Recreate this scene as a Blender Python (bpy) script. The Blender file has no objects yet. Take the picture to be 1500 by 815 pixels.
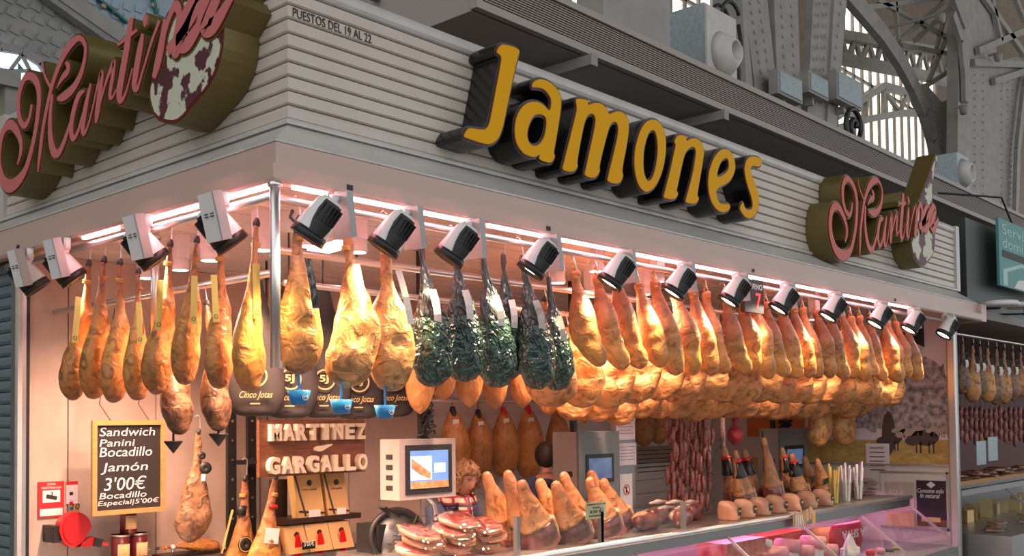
import bpy, math, random
from mathutils import Vector, Matrix, noise
from mathutils.geometry import tessellate_polygon
random.seed(7)
V = Vector
PI = math.pi
scn = bpy.context.scene
COL = scn.collection
# ---------------------------------------------------------------- camera (solved from the vanishing points)
YAW, PITCH, ROLL, FPX, CYP = 0.73619, 0.033984, -0.011186, 1498.9, 568.3
_F = V((math.cos(YAW)*math.cos(PITCH), math.sin(YAW)*math.cos(PITCH), math.sin(PITCH)))
_R0 = _F.cross(V((0, 0, 1))).normalized(); _U0 = _R0.cross(_F)
_R = _R0*math.cos(ROLL) + _U0*math.sin(ROLL); _U = -_R0*math.sin(ROLL) + _U0*math.cos(ROLL)
def ray(px, py): return _F + _R*((px-750)/FPX) + _U*((CYP-py)/FPX)
_c = V((0, 0, 0)) - 4.5*ray(422.5, 184)
EYE = V((_c.x, _c.y, 1.8))
def BY(px, py, y=0.0):
    r = ray(px, py); return EYE + r*((y-EYE.y)/r.y)
def BX(px, py, x=0.0):
    r = ray(px, py); return EYE + r*((x-EYE.x)/r.x)
def BZ(px, py, z=0.0):
    r = ray(px, py); return EYE + r*((z-EYE.z)/r.z)
def BD(px, py, d): return EYE + ray(px, py)*d
cd = bpy.data.cameras.new('camera'); cam = bpy.data.objects.new('camera', cd); COL.objects.link(cam)
cam.matrix_world = Matrix.Translation(EYE) @ Matrix((_R, _U, -_F)).transposed().to_4x4()
cd.sensor_width = 36; cd.lens = FPX*36/1500; cd.shift_y = (CYP-407.5)/1500
cd.clip_start = 0.05; cd.clip_end = 200
scn.camera = cam
# ---------------------------------------------------------------- daylight of the hall and exposure
w = bpy.data.worlds.new('hall_daylight'); scn.world = w; w.use_nodes = True
bgn = w.node_tree.nodes['Background']; bgn.inputs[0].default_value = (0.95, 0.98, 1.0, 1); bgn.inputs[1].default_value = 1.05
scn.view_settings.view_transform = 'Standard'; scn.view_settings.look = 'None'
scn.view_settings.gamma = 1; scn.view_settings.use_curve_mapping = False
scn.view_settings.exposure = 0.0
# ---------------------------------------------------------------- materials
MATS = {}
def mat(name, col, rough=0.5, metal=0.0, col2=None, scale=8.0, detail=4.0, lo=0.35, hi=0.65, bump=None, emit=None,
        stretch=None, spec=0.5, coat=0.0, rand=0.0):
    if name in MATS: return MATS[name]
    m = bpy.data.materials.new(name); m.use_nodes = True; MATS[name] = m
    nt = m.node_tree; b = nt.nodes['Principled BSDF']; L = nt.links
    b.inputs['Base Color'].default_value = (*col, 1); b.inputs['Roughness'].default_value = rough
    b.inputs['Metallic'].default_value = metal; b.inputs['Specular IOR Level'].default_value = spec
    b.inputs['Coat Weight'].default_value = coat
    m.diffuse_color = (*col, 1)
    tc = nt.nodes.new('ShaderNodeTexCoord'); vec = tc.outputs['Object']
    if stretch:
        mp = nt.nodes.new('ShaderNodeMapping'); mp.inputs['Scale'].default_value = stretch
        L.new(vec, mp.inputs[0]); vec = mp.outputs[0]
    if col2:
        n = nt.nodes.new('ShaderNodeTexNoise'); n.inputs['Scale'].default_value = scale; n.inputs['Detail'].default_value = detail
        L.new(vec, n.inputs['Vector'])
        r = nt.nodes.new('ShaderNodeValToRGB'); r.color_ramp.elements[0].position = lo; r.color_ramp.elements[1].position = hi
        r.color_ramp.elements[0].color = (*col, 1); r.color_ramp.elements[1].color = (*col2, 1)
        L.new(n.outputs['Fac'], r.inputs[0]); out = r.outputs[0]
    else:
        out = None
    if rand:
        oi = nt.nodes.new('ShaderNodeObjectInfo'); hs = nt.nodes.new('ShaderNodeHueSaturation')
        mr = nt.nodes.new('ShaderNodeMapRange'); mr.inputs[3].default_value = 1-rand; mr.inputs[4].default_value = 1+rand
        L.new(oi.outputs['Random'], mr.inputs[0]); L.new(mr.outputs[0], hs.inputs['Value'])
        if out: L.new(out, hs.inputs['Color'])
        else: hs.inputs['Color'].default_value = (*col, 1)
        out = hs.outputs[0]
    if out: L.new(out, b.inputs['Base Color'])
    if bump:
        n2 = nt.nodes.new('ShaderNodeTexNoise'); n2.inputs['Scale'].default_value = bump[0]; n2.inputs['Detail'].default_value = 5
        L.new(vec, n2.inputs['Vector'])
        bp = nt.nodes.new('ShaderNodeBump'); bp.inputs['Strength'].default_value = bump[1]; bp.inputs['Distance'].default_value = bump[2] if len(bump) > 2 else 0.01
        L.new(n2.outputs['Fac'], bp.inputs['Height']); L.new(bp.outputs[0], b.inputs['Normal'])
    if emit:
        b.inputs['Emission Color'].default_value = (*emit[0], 1); b.inputs['Emission Strength'].default_value = emit[1]
    return m
def glass_mat(name, tint, fac):
    m = bpy.data.materials.new(name); m.use_nodes = True; MATS[name] = m
    nt = m.node_tree; nt.nodes.remove(nt.nodes['Principled BSDF']); o = nt.nodes['Material Output']
    t = nt.nodes.new('ShaderNodeBsdfTransparent'); t.inputs[0].default_value = (*tint, 1)
    g = nt.nodes.new('ShaderNodeBsdfGlossy'); g.inputs['Roughness'].default_value = 0.03
    mx = nt.nodes.new('ShaderNodeMixShader'); lw = nt.nodes.new('ShaderNodeLayerWeight'); lw.inputs[0].default_value = fac
    nt.links.new(lw.outputs['Facing'], mx.inputs[0]); nt.links.new(t.outputs[0], mx.inputs[1]); nt.links.new(g.outputs[0], mx.inputs[2])
    nt.links.new(mx.outputs[0], o.inputs[0]); return m
glass_mat('glass', (0.93, 0.97, 0.95), 0.07)
glass_mat('film', (0.96, 0.94, 0.95), 0.35)
def ham_mat(name, ramp, length, dark, darkamt, rough=0.42, coat=0.15):
    """cured leg: colour runs along the leg (object z), broken by noise patches"""
    m = bpy.data.materials.new(name); m.use_nodes = True; MATS[name] = m
    nt = m.node_tree; b = nt.nodes['Principled BSDF']; L = nt.links
    tc = nt.nodes.new('ShaderNodeTexCoord'); sp = nt.nodes.new('ShaderNodeSeparateXYZ'); L.new(tc.outputs['Object'], sp.inputs[0])
    n0 = nt.nodes.new('ShaderNodeTexNoise'); n0.inputs['Scale'].default_value = 9; n0.inputs['Detail'].default_value = 4
    oi = nt.nodes.new('ShaderNodeObjectInfo')
    ad = nt.nodes.new('ShaderNodeVectorMath'); ad.operation = 'ADD'
    cx = nt.nodes.new('ShaderNodeCombineXYZ'); mm = nt.nodes.new('ShaderNodeMath'); mm.operation = 'MULTIPLY'; mm.inputs[1].default_value = 37
    L.new(oi.outputs['Random'], mm.inputs[0]); L.new(mm.outputs[0], cx.inputs[0]); L.new(tc.outputs['Object'], ad.inputs[0]); L.new(cx.outputs[0], ad.inputs[1])
    L.new(ad.outputs[0], n0.inputs['Vector'])
    mz = nt.nodes.new('ShaderNodeMath'); mz.operation = 'MULTIPLY_ADD'; mz.inputs[1].default_value = -1/length; L.new(sp.outputs[2], mz.inputs[0])
    ms = nt.nodes.new('ShaderNodeMath'); ms.operation = 'MULTIPLY_ADD'; ms.inputs[1].default_value = 0.3; ms.inputs[2].default_value = -0.15
    L.new(n0.outputs['Fac'], ms.inputs[0]); L.new(ms.outputs[0], mz.inputs[2])
    r = nt.nodes.new('ShaderNodeValToRGB'); e = r.color_ramp.elements
    e[0].position = ramp[0][0]; e[0].color = (*ramp[0][1], 1); e[1].position = ramp[-1][0]; e[1].color = (*ramp[-1][1], 1)
    for p, c in ramp[1:-1]:
        k = e.new(p); k.color = (*c, 1)
    L.new(mz.outputs[0], r.inputs[0])
    n1 = nt.nodes.new('ShaderNodeTexNoise'); n1.inputs['Scale'].default_value = 14; n1.inputs['Detail'].default_value = 8; n1.inputs['Distortion'].default_value = 1.2
    L.new(ad.outputs[0], n1.inputs['Vector'])
    r1 = nt.nodes.new('ShaderNodeValToRGB'); r1.color_ramp.elements[0].position = 0.46; r1.color_ramp.elements[1].position = 0.66
    r1.color_ramp.elements[0].color = (0, 0, 0, 1); r1.color_ramp.elements[1].color = (darkamt,)*3+(1,)
    L.new(n1.outputs['Fac'], r1.inputs[0])
    mx = nt.nodes.new('ShaderNodeMix'); mx.data_type = 'RGBA'; L.new(r1.outputs[0], mx.inputs[0]); L.new(r.outputs[0], mx.inputs[6]); mx.inputs[7].default_value = (*dark, 1)
    hs = nt.nodes.new('ShaderNodeHueSaturation'); mr = nt.nodes.new('ShaderNodeMapRange'); mr.inputs[3].default_value = 0.75; mr.inputs[4].default_value = 1.15
    L.new(oi.outputs['Random'], mr.inputs[0]); L.new(mr.outputs[0], hs.inputs['Value']); L.new(mx.outputs[2], hs.inputs['Color'])
    L.new(hs.outputs[0], b.inputs['Base Color'])
    b.inputs['Roughness'].default_value = rough; b.inputs['Coat Weight'].default_value = coat; b.inputs['Coat Roughness'].default_value = 0.3
    bp = nt.nodes.new('ShaderNodeBump'); bp.inputs['Strength'].default_value = 0.8; bp.inputs['Distance'].default_value = 0.02
    L.new(n1.outputs['Fac'], bp.inputs['Height']); L.new(bp.outputs[0], b.inputs['Normal'])
    return m
GOLD, SHANK, BROWN = (0.72, 0.31, 0.06), (0.42, 0.15, 0.06), (0.13, 0.045, 0.015)
ham_mat('ham_gold', [(0.08, (0.36, 0.13, 0.06)), (0.34, (0.50, 0.20, 0.075)), (0.55, GOLD), (0.82, (0.62, 0.25, 0.06)), (1.0, (0.36, 0.14, 0.05))], 0.84, BROWN, 0.75)
ham_mat('ham_shoulder', [(0.05, (0.50, 0.20, 0.07)), (0.3, (0.44, 0.14, 0.06)), (0.6, (0.62, 0.25, 0.08)), (0.8, (0.74, 0.33, 0.07)), (1.0, (0.58, 0.22, 0.06))], 0.64, (0.22, 0.07, 0.035), 0.6)
ham_mat('ham_pale', [(0.05, (0.50, 0.21, 0.08)), (0.45, (0.58, 0.26, 0.08)), (0.75, (0.68, 0.34, 0.11)), (1.0, (0.50, 0.22, 0.07))], 0.84, (0.20, 0.075, 0.025), 0.85)
ham_mat('ham_dark', [(0.05, (0.30, 0.14, 0.06)), (0.45, (0.34, 0.17, 0.075)), (0.75, (0.30, 0.15, 0.07)), (1.0, (0.20, 0.09, 0.045))], 0.84, (0.06, 0.03, 0.018), 0.85)
ham_mat('ham_net', [(0.05, (0.55, 0.24, 0.07)), (0.5, (0.52, 0.24, 0.07)), (1.0, (0.40, 0.17, 0.05))], 0.5, (0.24, 0.10, 0.03), 0.6)
mat('white_slat', (0.62, 0.545, 0.475), 0.38, col2=(0.57, 0.495, 0.425), scale=3, bump=(30, 0.04))
mat('white_trim', (0.58, 0.55, 0.52), 0.3, col2=(0.50, 0.47, 0.44), scale=5)
mat('band', (0.56, 0.40, 0.335), 0.35)
mat('soffit', (0.78, 0.72, 0.70), 0.4)
mat('chrome', (0.85, 0.82, 0.81), 0.32, 1.0)
mat('alu', (0.55, 0.55, 0.54), 0.33, 0.9)
mat('alu_dark', (0.30, 0.30, 0.29), 0.4, 0.8)
mat('lamp_white', (0.80, 0.78, 0.77), 0.35)
mat('lamp_grey', (0.42, 0.42, 0.41), 0.45)
mat('black', (0.018, 0.017, 0.017), 0.45)
mat('black_gloss', (0.012, 0.011, 0.011), 0.22)
mat('led', (1, 0.8, 0.82), 0.5, emit=((1.0, 0.36, 0.40), 30.0))
mat('lens', (1, 0.95, 0.9), 0.3, emit=((1.0, 0.80, 0.62), 14.0))
mat('downlight', (1, 0.95, 0.95), 0.3, emit=((1.0, 0.82, 0.85), 7.0))
mat('rope', (0.62, 0.30, 0.08), 0.8)
mat('rope_brown', (0.40, 0.15, 0.06), 0.85)
mat('paper', (0.82, 0.78, 0.74), 0.7)
mat('paper_pink', (0.82, 0.70, 0.72), 0.7)
mat('label_yellow', (0.85, 0.62, 0.16), 0.6)
mat('hoof', (0.045, 0.035, 0.035), 0.5)
def foil_mat(name, c1, c2, stretch):
    """crinkled plastic foil: faceted bump from stretched cells"""
    m = bpy.data.materials.new(name); m.use_nodes = True; MATS[name] = m; nt = m.node_tree; b = nt.nodes['Principled BSDF']; L = nt.links
    b.inputs['Roughness'].default_value = .2; b.inputs['Metallic'].default_value = .25; b.inputs['Coat Weight'].default_value = .5; b.inputs['Coat Roughness'].default_value = .12
    tc = nt.nodes.new('ShaderNodeTexCoord'); mp = nt.nodes.new('ShaderNodeMapping'); mp.inputs['Scale'].default_value = stretch; L.new(tc.outputs['Object'], mp.inputs[0])
    n = nt.nodes.new('ShaderNodeTexNoise'); n.inputs['Scale'].default_value = 6; n.inputs['Detail'].default_value = 3; L.new(mp.outputs[0], n.inputs['Vector'])
    mx = nt.nodes.new('ShaderNodeMix'); mx.data_type = 'VECTOR'; mx.inputs[0].default_value = .22; L.new(mp.outputs[0], mx.inputs[4]); L.new(n.outputs['Color'], mx.inputs[5])
    v = nt.nodes.new('ShaderNodeTexVoronoi'); v.inputs['Scale'].default_value = 26; L.new(mx.outputs[1], v.inputs['Vector'])
    v2 = nt.nodes.new('ShaderNodeTexVoronoi'); v2.inputs['Scale'].default_value = 60; L.new(mx.outputs[1], v2.inputs['Vector'])
    ad = nt.nodes.new('ShaderNodeMath'); ad.operation = 'MULTIPLY_ADD'; ad.inputs[1].default_value = .45; L.new(v2.outputs['Distance'], ad.inputs[0]); L.new(v.outputs['Distance'], ad.inputs[2])
    bp = nt.nodes.new('ShaderNodeBump'); bp.inputs['Strength'].default_value = 1.0; bp.inputs['Distance'].default_value = .022; L.new(ad.outputs[0], bp.inputs['Height']); L.new(bp.outputs[0], b.inputs['Normal']); L.new(bp.outputs[0], b.inputs['Coat Normal'])
    r = nt.nodes.new('ShaderNodeValToRGB'); r.color_ramp.elements[0].color = (*c1, 1); r.color_ramp.elements[1].color = (*c2, 1); r.color_ramp.elements[0].position = .35; r.color_ramp.elements[1].position = .7; L.new(n.outputs['Fac'], r.inputs[0]); L.new(r.outputs[0], b.inputs['Base Color'])
foil_mat('foil_green', (.014, .045, .036), (.05, .095, .08), (1, 1, .8))
foil_mat('foil_grey', (.04, .052, .062), (.11, .125, .135), (1.3, 1.3, .4))
mat('wall_stone', (0.60, 0.47, 0.38), 0.55, col2=(0.51, 0.39, 0.31), scale=5, detail=8)
mat('wall_white', (0.74, 0.66, 0.60), 0.5)
mat('shutter', (0.20, 0.26, 0.29), 0.4, 0.3)
mat('red', (0.62, 0.012, 0.014), 0.3)
mat('red_sign', (0.66, 0.03, 0.03), 0.5)
mat('white', (0.82, 0.80, 0.78), 0.5)
mat('ink', (0.03, 0.025, 0.025), 0.6)
mat('wood_frame', (0.60, 0.29, 0.10), 0.5, col2=(0.50, 0.22, 0.07), scale=10, stretch=(1, 1, 8))
mat('wood_sign', (0.24, 0.085, 0.035), 0.45, col2=(0.13, 0.045, 0.02), scale=6, stretch=(1, 4, 14))
mat('chalkboard', (0.022, 0.017, 0.016), 0.6)
mat('chalk', (0.72, 0.66, 0.66), 0.8)
mat('cream', (0.86, 0.74, 0.56), 0.45)
mat('gold_print', (0.62, 0.42, 0.16), 0.4, 0.3)
mat('bag_black', (0.022, 0.018, 0.017), 0.6, col2=(0.035, 0.028, 0.025), scale=5, bump=(14, 0.3))
mat('blue_plastic', (0.02, 0.22, 0.52), 0.3)
mat('carton', (0.56, 0.34, 0.13), 0.6, col2=(0.50, 0.29, 0.10), scale=4)
mat('dark_wood', (0.035, 0.018, 0.013), 0.4)
mat('olive', (0.17, 0.125, 0.035), 0.42, 0.25, col2=(0.13, 0.095, 0.028), scale=2)
mat('sign_pink', (0.62, 0.17, 0.17), 0.35)
mat('sign_red', (0.55, 0.05, 0.02), 0.4)
mat('sign_rim', (0.13, 0.012, 0.01), 0.4)
mat('gold_face', (0.80, 0.39, 0.002), 0.5, spec=0.12)
mat('ham_print', (0.60, 0.60, 0.46), 0.5, col2=(0.095, 0.022, 0.032), scale=5.5, detail=8, lo=0.475, hi=0.49)
mat('galv', (0.30, 0.36, 0.38), 0.45, 0.5, col2=(0.38, 0.44, 0.46), scale=30)
mat('iron_paint', (0.32, 0.305, 0.275), 0.55, col2=(0.27, 0.255, 0.23), scale=3)
for _n in ('column_paint', 'steel', 'steel_dark', 'steel_light'): MATS[_n] = MATS['iron_paint']     # one paint on all the hall ironwork
mat('roof_timber', (0.19, 0.145, 0.105), 0.7, col2=(0.15, 0.115, 0.082), scale=3)
mat('roof_sheet', (0.22, 0.20, 0.185), 0.6)
mat('grille', (0.36, 0.31, 0.28), 0.5)
mat('plastic_grey', (0.40, 0.34, 0.31), 0.45)
mat('plastic_teal', (0.18, 0.20, 0.19), 0.4)
mat('screen', (0.02, 0.03, 0.05), 0.15, col2=(0.10, 0.14, 0.24), scale=9, emit=((0.10, 0.16, 0.30), 0.6))
mat('screen_blue', (0.10, 0.20, 0.42), 0.2, emit=((0.14, 0.30, 0.62), 0.9))
mat('screen_pale', (0.5, 0.6, 0.8), 0.2, emit=((0.45, 0.55, 0.85), 0.9))
mat('screen_food', (0.4, 0.15, 0.05), 0.2, col2=(0.6, 0.35, 0.15), scale=30, emit=((0.55, 0.22, 0.08), 0.5))
mat('led_red', (0.7, 0.02, 0.02), 0.4, emit=((1.0, 0.03, 0.02), 4.0))
mat('meat_red', (0.50, 0.05, 0.05), 0.3, col2=(0.68, 0.28, 0.25), scale=14, coat=0.5)
mat('meat_dark', (0.085, 0.018, 0.016), 0.3, col2=(0.26, 0.08, 0.06), scale=12, coat=0.4)
mat('fat', (0.66, 0.44, 0.29), 0.35, col2=(0.50, 0.26, 0.15), scale=9, coat=0.3)
mat('sausage', (0.20, 0.035, 0.025), 0.4, col2=(0.42, 0.16, 0.12), scale=45, rand=0.3)
mat('sausage_white', (0.60, 0.48, 0.42), 0.6, col2=(0.35, 0.18, 0.14), scale=30)
mat('net_red', (0.40, 0.035, 0.05), 0.45, bump=(60, 0.6))
mat('skin', (0.52, 0.25, 0.16), 0.5, rand=0.06)
mat('hair', (0.22, 0.10, 0.04), 0.6, col2=(0.36, 0.19, 0.08), scale=40)
mat('denim', (0.045, 0.06, 0.12), 0.8)
def plaid_mat(name, base, c1, c2):
    m = bpy.data.materials.new(name); m.use_nodes = True; MATS[name] = m; nt = m.node_tree; b = nt.nodes['Principled BSDF']; b.inputs['Roughness'].default_value = .85
    tc = nt.nodes.new('ShaderNodeTexCoord'); prev = None
    for ax, sc, lo, col in (('X', 7, .72, c1), ('Z', 7, .72, c1), ('X', 3.1, .9, c2), ('Z', 3.1, .9, c2)):
        w_ = nt.nodes.new('ShaderNodeTexWave'); w_.bands_direction = ax; w_.inputs['Scale'].default_value = sc; w_.inputs['Distortion'].default_value = .6
        nt.links.new(tc.outputs['Object'], w_.inputs[0]); r = nt.nodes.new('ShaderNodeValToRGB'); r.color_ramp.elements[0].position = lo; r.color_ramp.elements[1].position = min(1, lo+.06); nt.links.new(w_.outputs['Fac'], r.inputs[0])
        mx = nt.nodes.new('ShaderNodeMix'); mx.data_type = 'RGBA'; nt.links.new(r.outputs[0], mx.inputs[0])
        if prev is None: mx.inputs[6].default_value = (*base, 1)
        else: nt.links.new(prev, mx.inputs[6])
        mx.inputs[7].default_value = (*col, 1); prev = mx.outputs[2]
    nt.links.new(prev, b.inputs['Base Color'])
plaid_mat('scarf', (0.62, 0.50, 0.40), (0.40, 0.035, 0.035), (0.05, 0.05, 0.09))
mat('hair_dark', (0.03, 0.02, 0.015), 0.6)
mat('lip', (0.42, 0.08, 0.07), 0.5)
mat('pink_plastic', (0.80, 0.32, 0.42), 0.35)
mat('pack_white', (0.82, 0.72, 0.82), 0.3, bump=(12, 0.6, 0.03))
mat('pack_red', (0.60, 0.02, 0.05), 0.3)
mat('teal_sign', (0.06, 0.26, 0.25), 0.5)
mat('teal_light', (0.36, 0.58, 0.54), 0.5)
mat('poster_dark', (0.035, 0.014, 0.03), 0.5)
mat('poster_sky', (0.82, 0.66, 0.70), 0.6)
mat('poster_tree', (0.17, 0.13, 0.11), 0.7, col2=(0.62, 0.48, 0.50), scale=16, detail=9)
mat('poster_field', (0.62, 0.42, 0.14), 0.7, col2=(0.48, 0.29, 0.08), scale=9, stretch=(1, 1, 3))
mat('poster_pig', (0.10, 0.06, 0.05), 0.7)
mat('poster_pig_pale', (0.52, 0.36, 0.31), 0.7)
mat('tile_wall', (0.30, 0.29, 0.28), 0.6, col2=(0.24, 0.23, 0.225), scale=2.5)
mat('tile_blue', (0.30, 0.38, 0.44), 0.3)
mat('tile_green', (0.02, 0.16, 0.15), 0.3)
mat('tile_buff', (0.42, 0.26, 0.17), 0.4)
mat('green_panel', (0.28, 0.42, 0.02), 0.5)
mat('cable', (0.015, 0.013, 0.013), 0.5)
mat('cheese', (0.72, 0.48, 0.20), 0.5, rand=0.2)
mat('orange_cloth', (0.70, 0.20, 0.05), 0.7)
mat('yellow_card', (0.74, 0.50, 0.12), 0.6)
mat('can_maroon', (0.16, 0.02, 0.02), 0.35)
mat('bread', (0.72, 0.46, 0.22), 0.7)
mat('tag_green', (0.42, 0.44, 0.26), 0.6)
mat('floor_stone', (0.22, 0.20, 0.19), 0.4, col2=(0.17, 0.155, 0.145), scale=2)
# ---------------------------------------------------------------- mesh helpers
class MB:
    def __init__(s): s.v = []; s.f = []
    def add(s, vs, fs):
        o = len(s.v); s.v += [V(v) for v in vs]; s.f += [tuple(i+o for i in f) for f in fs]; return s
    def box(s, c, d, ax=None):
        x, y, z = (V((1, 0, 0)), V((0, 1, 0)), V((0, 0, 1))) if ax is None else [V(a).normalized() for a in ax]
        c = V(c); h = [d[0]/2, d[1]/2, d[2]/2]
        vs = [c + x*h[0]*i + y*h[1]*j + z*h[2]*k for i in (-1, 1) for j in (-1, 1) for k in (-1, 1)]
        return s.add(vs, [(0, 1, 3, 2), (4, 6, 7, 5), (0, 4, 5, 1), (2, 3, 7, 6), (0, 2, 6, 4), (1, 5, 7, 3)])
    def bb(s, p, q):
        p = V(p); q = V(q); return s.box((p+q)/2, [abs(q[i]-p[i]) for i in range(3)])
    def bar(s, a, b, w, t, up=(0, 0, 1)):
        a = V(a); b = V(b); x = (b-a); l = x.length; x.normalize(); y = V(up).cross(x)
        if y.length < 1e-4: y = V((0, 1, 0)).cross(x)
        y.normalize(); z = x.cross(y); return s.box((a+b)/2, (l, w, t), (x, y, z))
    def loft(s, rings, closed=True, cap=True):
        n = len(rings[0]); o = []
        fs = []
        for i in range(len(rings)-1):
            for j in range(n if closed else n-1):
                k = (j+1) % n; fs.append((i*n+j, i*n+k, (i+1)*n+k, (i+1)*n+j))
        if cap and closed:
            fs.append(tuple(range(n-1, -1, -1))); fs.append(tuple((len(rings)-1)*n+j for j in range(n)))
        for r in rings: o += r
        return s.add(o, fs)
    def tube(s, pts, r, seg=8, cap=True):
        pts = [V(p) for p in pts]; rings = []; pu = None
        for i, p in enumerate(pts):
            d = (pts[min(i+1, len(pts)-1)] - pts[max(i-1, 0)]).normalized()
            if pu is None: pu = d.orthogonal().normalized()
            u = (pu - d*pu.dot(d)); u = u.normalized() if u.length > 1e-5 else d.orthogonal().normalized()
            pu = u; v2 = d.cross(u); rr = r[i] if isinstance(r, (list, tuple)) else r
            rings.append([p + (u*math.cos(2*PI*k/seg) + v2*math.sin(2*PI*k/seg))*rr for k in range(seg)])
        return s.loft(rings, True, cap)
    def lathe(s, prof, c=(0, 0, 0), seg=16, ax=None):
        x, y, z = (V((1, 0, 0)), V((0, 1, 0)), V((0, 0, 1))) if ax is None else ax
        c = V(c)
        ring = abs(prof[0][0]-prof[-1][0]) < 1e-6 and abs(prof[0][1]-prof[-1][1]) < 0.01 and len(prof) > 3
        if ring: prof = list(prof)+[prof[0]]
        return s.loft([[c + (x*math.cos(2*PI*k/seg) + y*math.sin(2*PI*k/seg))*r + z*h for k in range(seg)] for r, h in prof], True, not ring)
    def prism(s, loops, mp, d0, d1):
        """loops of 2-D points (first outer, then holes) mapped by mp(u,v,d), extruded from d0 to d1"""
        tri = tessellate_polygon([[V((p[0], p[1], 0)) for p in lp] for lp in loops])
        flat = [p for lp in loops for p in lp]; n = len(flat)
        vs = [mp(p[0], p[1], d0) for p in flat] + [mp(p[0], p[1], d1) for p in flat]
        fs = [tuple(t) for t in tri] + [tuple(i+n for i in t[::-1]) for t in tri]
        o = 0
        for lp in loops:
            k = len(lp)
            for i in range(k):
                j = (i+1) % k; fs.append((o+i, o+j, o+j+n, o+i+n))
            o += k
        return s.add(vs, fs)
    def curve_prism(s, loops, mp, d0, d1):
        """like prism, filled by the curve filler, which copes with tight outlines"""
        c = bpy.data.curves.new('c', 'CURVE'); c.dimensions = '2D'; c.fill_mode = 'BOTH'; c.extrude = 0.5
        for lp in loops:
            sp = c.splines.new('POLY'); sp.points.add(len(lp)-1); sp.use_cyclic_u = True
            for q, pt in zip(sp.points, lp): q.co = (pt[0], pt[1], 0, 1)
        o = bpy.data.objects.new('c', c); COL.objects.link(o)
        me = bpy.data.meshes.new_from_object(o.evaluated_get(bpy.context.evaluated_depsgraph_get()))
        s.add([mp(v.co.x, v.co.y, d0 if v.co.z < 0 else d1) for v in me.vertices], [tuple(f.vertices) for f in me.polygons])
        bpy.data.objects.remove(o); bpy.data.curves.remove(c); bpy.data.meshes.remove(me); return s
    def build(s, name, m, parent=None, smooth=False, loc=None, local=False):
        me = bpy.data.meshes.new(name)
        if parent is not None and not local: org = parent_world(parent)
        elif loc is not None: org = V(loc)
        elif local: org = V((0, 0, 0))
        else:
            xs = [v.x for v in s.v]; ys = [v.y for v in s.v]; zs = [v.z for v in s.v]
            org = V(((min(xs)+max(xs))/2, (min(ys)+max(ys))/2, min(zs)))
        if local: org = V((0, 0, 0))
        me.from_pydata([tuple(v-org) for v in s.v], [], s.f); me.update()
        import bmesh
        bm = bmesh.new(); bm.from_mesh(me); bmesh.ops.recalc_face_normals(bm, faces=bm.faces); bm.to_mesh(me); bm.free()
        if smooth:
            for p in me.polygons: p.use_smooth = True
        me.materials.append(MATS[m] if isinstance(m, str) else m)
        o = bpy.data.objects.new(name, me); COL.objects.link(o)
        if parent is not None: o.parent = parent
        elif not local: o.location = org
        return o
def parent_world(p):
    loc = V((0, 0, 0))
    while p is not None:
        loc += p.location; p = p.parent
    return loc
def tag(o, label=None, cat=None, group=None, kind=None):
    if label: o['label'] = label
    if cat: o['category'] = cat
    if group: o['group'] = group
    if kind: o['kind'] = kind
    return o
def thing(name, label, cat, loc=(0, 0, 0), group=None):
    o = bpy.data.objects.new(name, None); COL.objects.link(o); o.location = V(loc); o.empty_display_size = 0.1
    return tag(o, label, cat, group)
def struct(o): o['kind'] = 'structure'; return o
def copy_tree(o, parent=None):
    c = o.copy(); COL.objects.link(c); c.parent = parent
    for ch in o.children: copy_tree(ch, c)
    return c
def smooth_poly(p, it=1, closed=True):
    for _ in range(it):
        q = []; n = len(p)
        for i in range(n if closed else n-1):
            a = p[i]; b = p[(i+1) % n]
            q += [(a[0]*.75+b[0]*.25, a[1]*.75+b[1]*.25), (a[0]*.25+b[0]*.75, a[1]*.25+b[1]*.75)]
        p = q if closed else [p[0]]+q+[p[-1]]
    return p
_tc = {}
def text_mesh(s, shear=0.0, bold=0.0, spacing=1.0):
    key = (s, shear, bold, spacing)
    if key in _tc: return _tc[key]
    c = bpy.data.curves.new('t', 'FONT'); c.body = s; c.size = 1; c.shear = shear; c.offset = bold; c.space_character = spacing
    c.resolution_u = 3; c.align_x = 'LEFT'; c.space_line = 1.0
    o = bpy.data.objects.new('t', c); COL.objects.link(o)
    dg = bpy.context.evaluated_depsgraph_get(); me = bpy.data.meshes.new_from_object(o.evaluated_get(dg))
    vs = [(v.co.x, v.co.y) for v in me.vertices]; fs = [tuple(p.vertices) for p in me.polygons]
    ed = {}
    for f in fs:
        for i in range(len(f)):
            a, b = f[i], f[(i+1) % len(f)]
            ed[(a, b)] = 1
    rim = [(a, b) for (a, b) in ed if (b, a) not in ed]
    bpy.data.objects.remove(o); bpy.data.curves.remove(c); bpy.data.meshes.remove(me)
    x0 = min(v[0] for v in vs); x1 = max(v[0] for v in vs); y0 = min(v[1] for v in vs); y1 = max(v[1] for v in vs)
    _tc[key] = (vs, fs, rim, x0, x1, y0, y1); return _tc[key]
def text(mb, s, p0, ux, uz, width, height, nrm, depth=0.002, shear=0.0, bold=0.0, spacing=1.0):
    """lettering fitted in the rectangle at p0 (lower left), width along ux, height along uz; raised by depth along nrm"""
    vs, fs, rim, x0, x1, y0, y1 = text_mesh(s, shear, bold, spacing)
    sx = width/(x1-x0); sy = height/(y1-y0); p0 = V(p0); ux = V(ux); uz = V(uz); nrm = V(nrm); n = len(vs)
    a = [p0 + ux*((v[0]-x0)*sx) + uz*((v[1]-y0)*sy) for v in vs]
    mb.add([p + nrm*depth for p in a] + a, fs + [(i+n, j+n, j, i) for i, j in rim])
    return mb
X_, Y_, Z_ = V((1, 0, 0)), V((0, 1, 0)), V((0, 0, 1))
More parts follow.
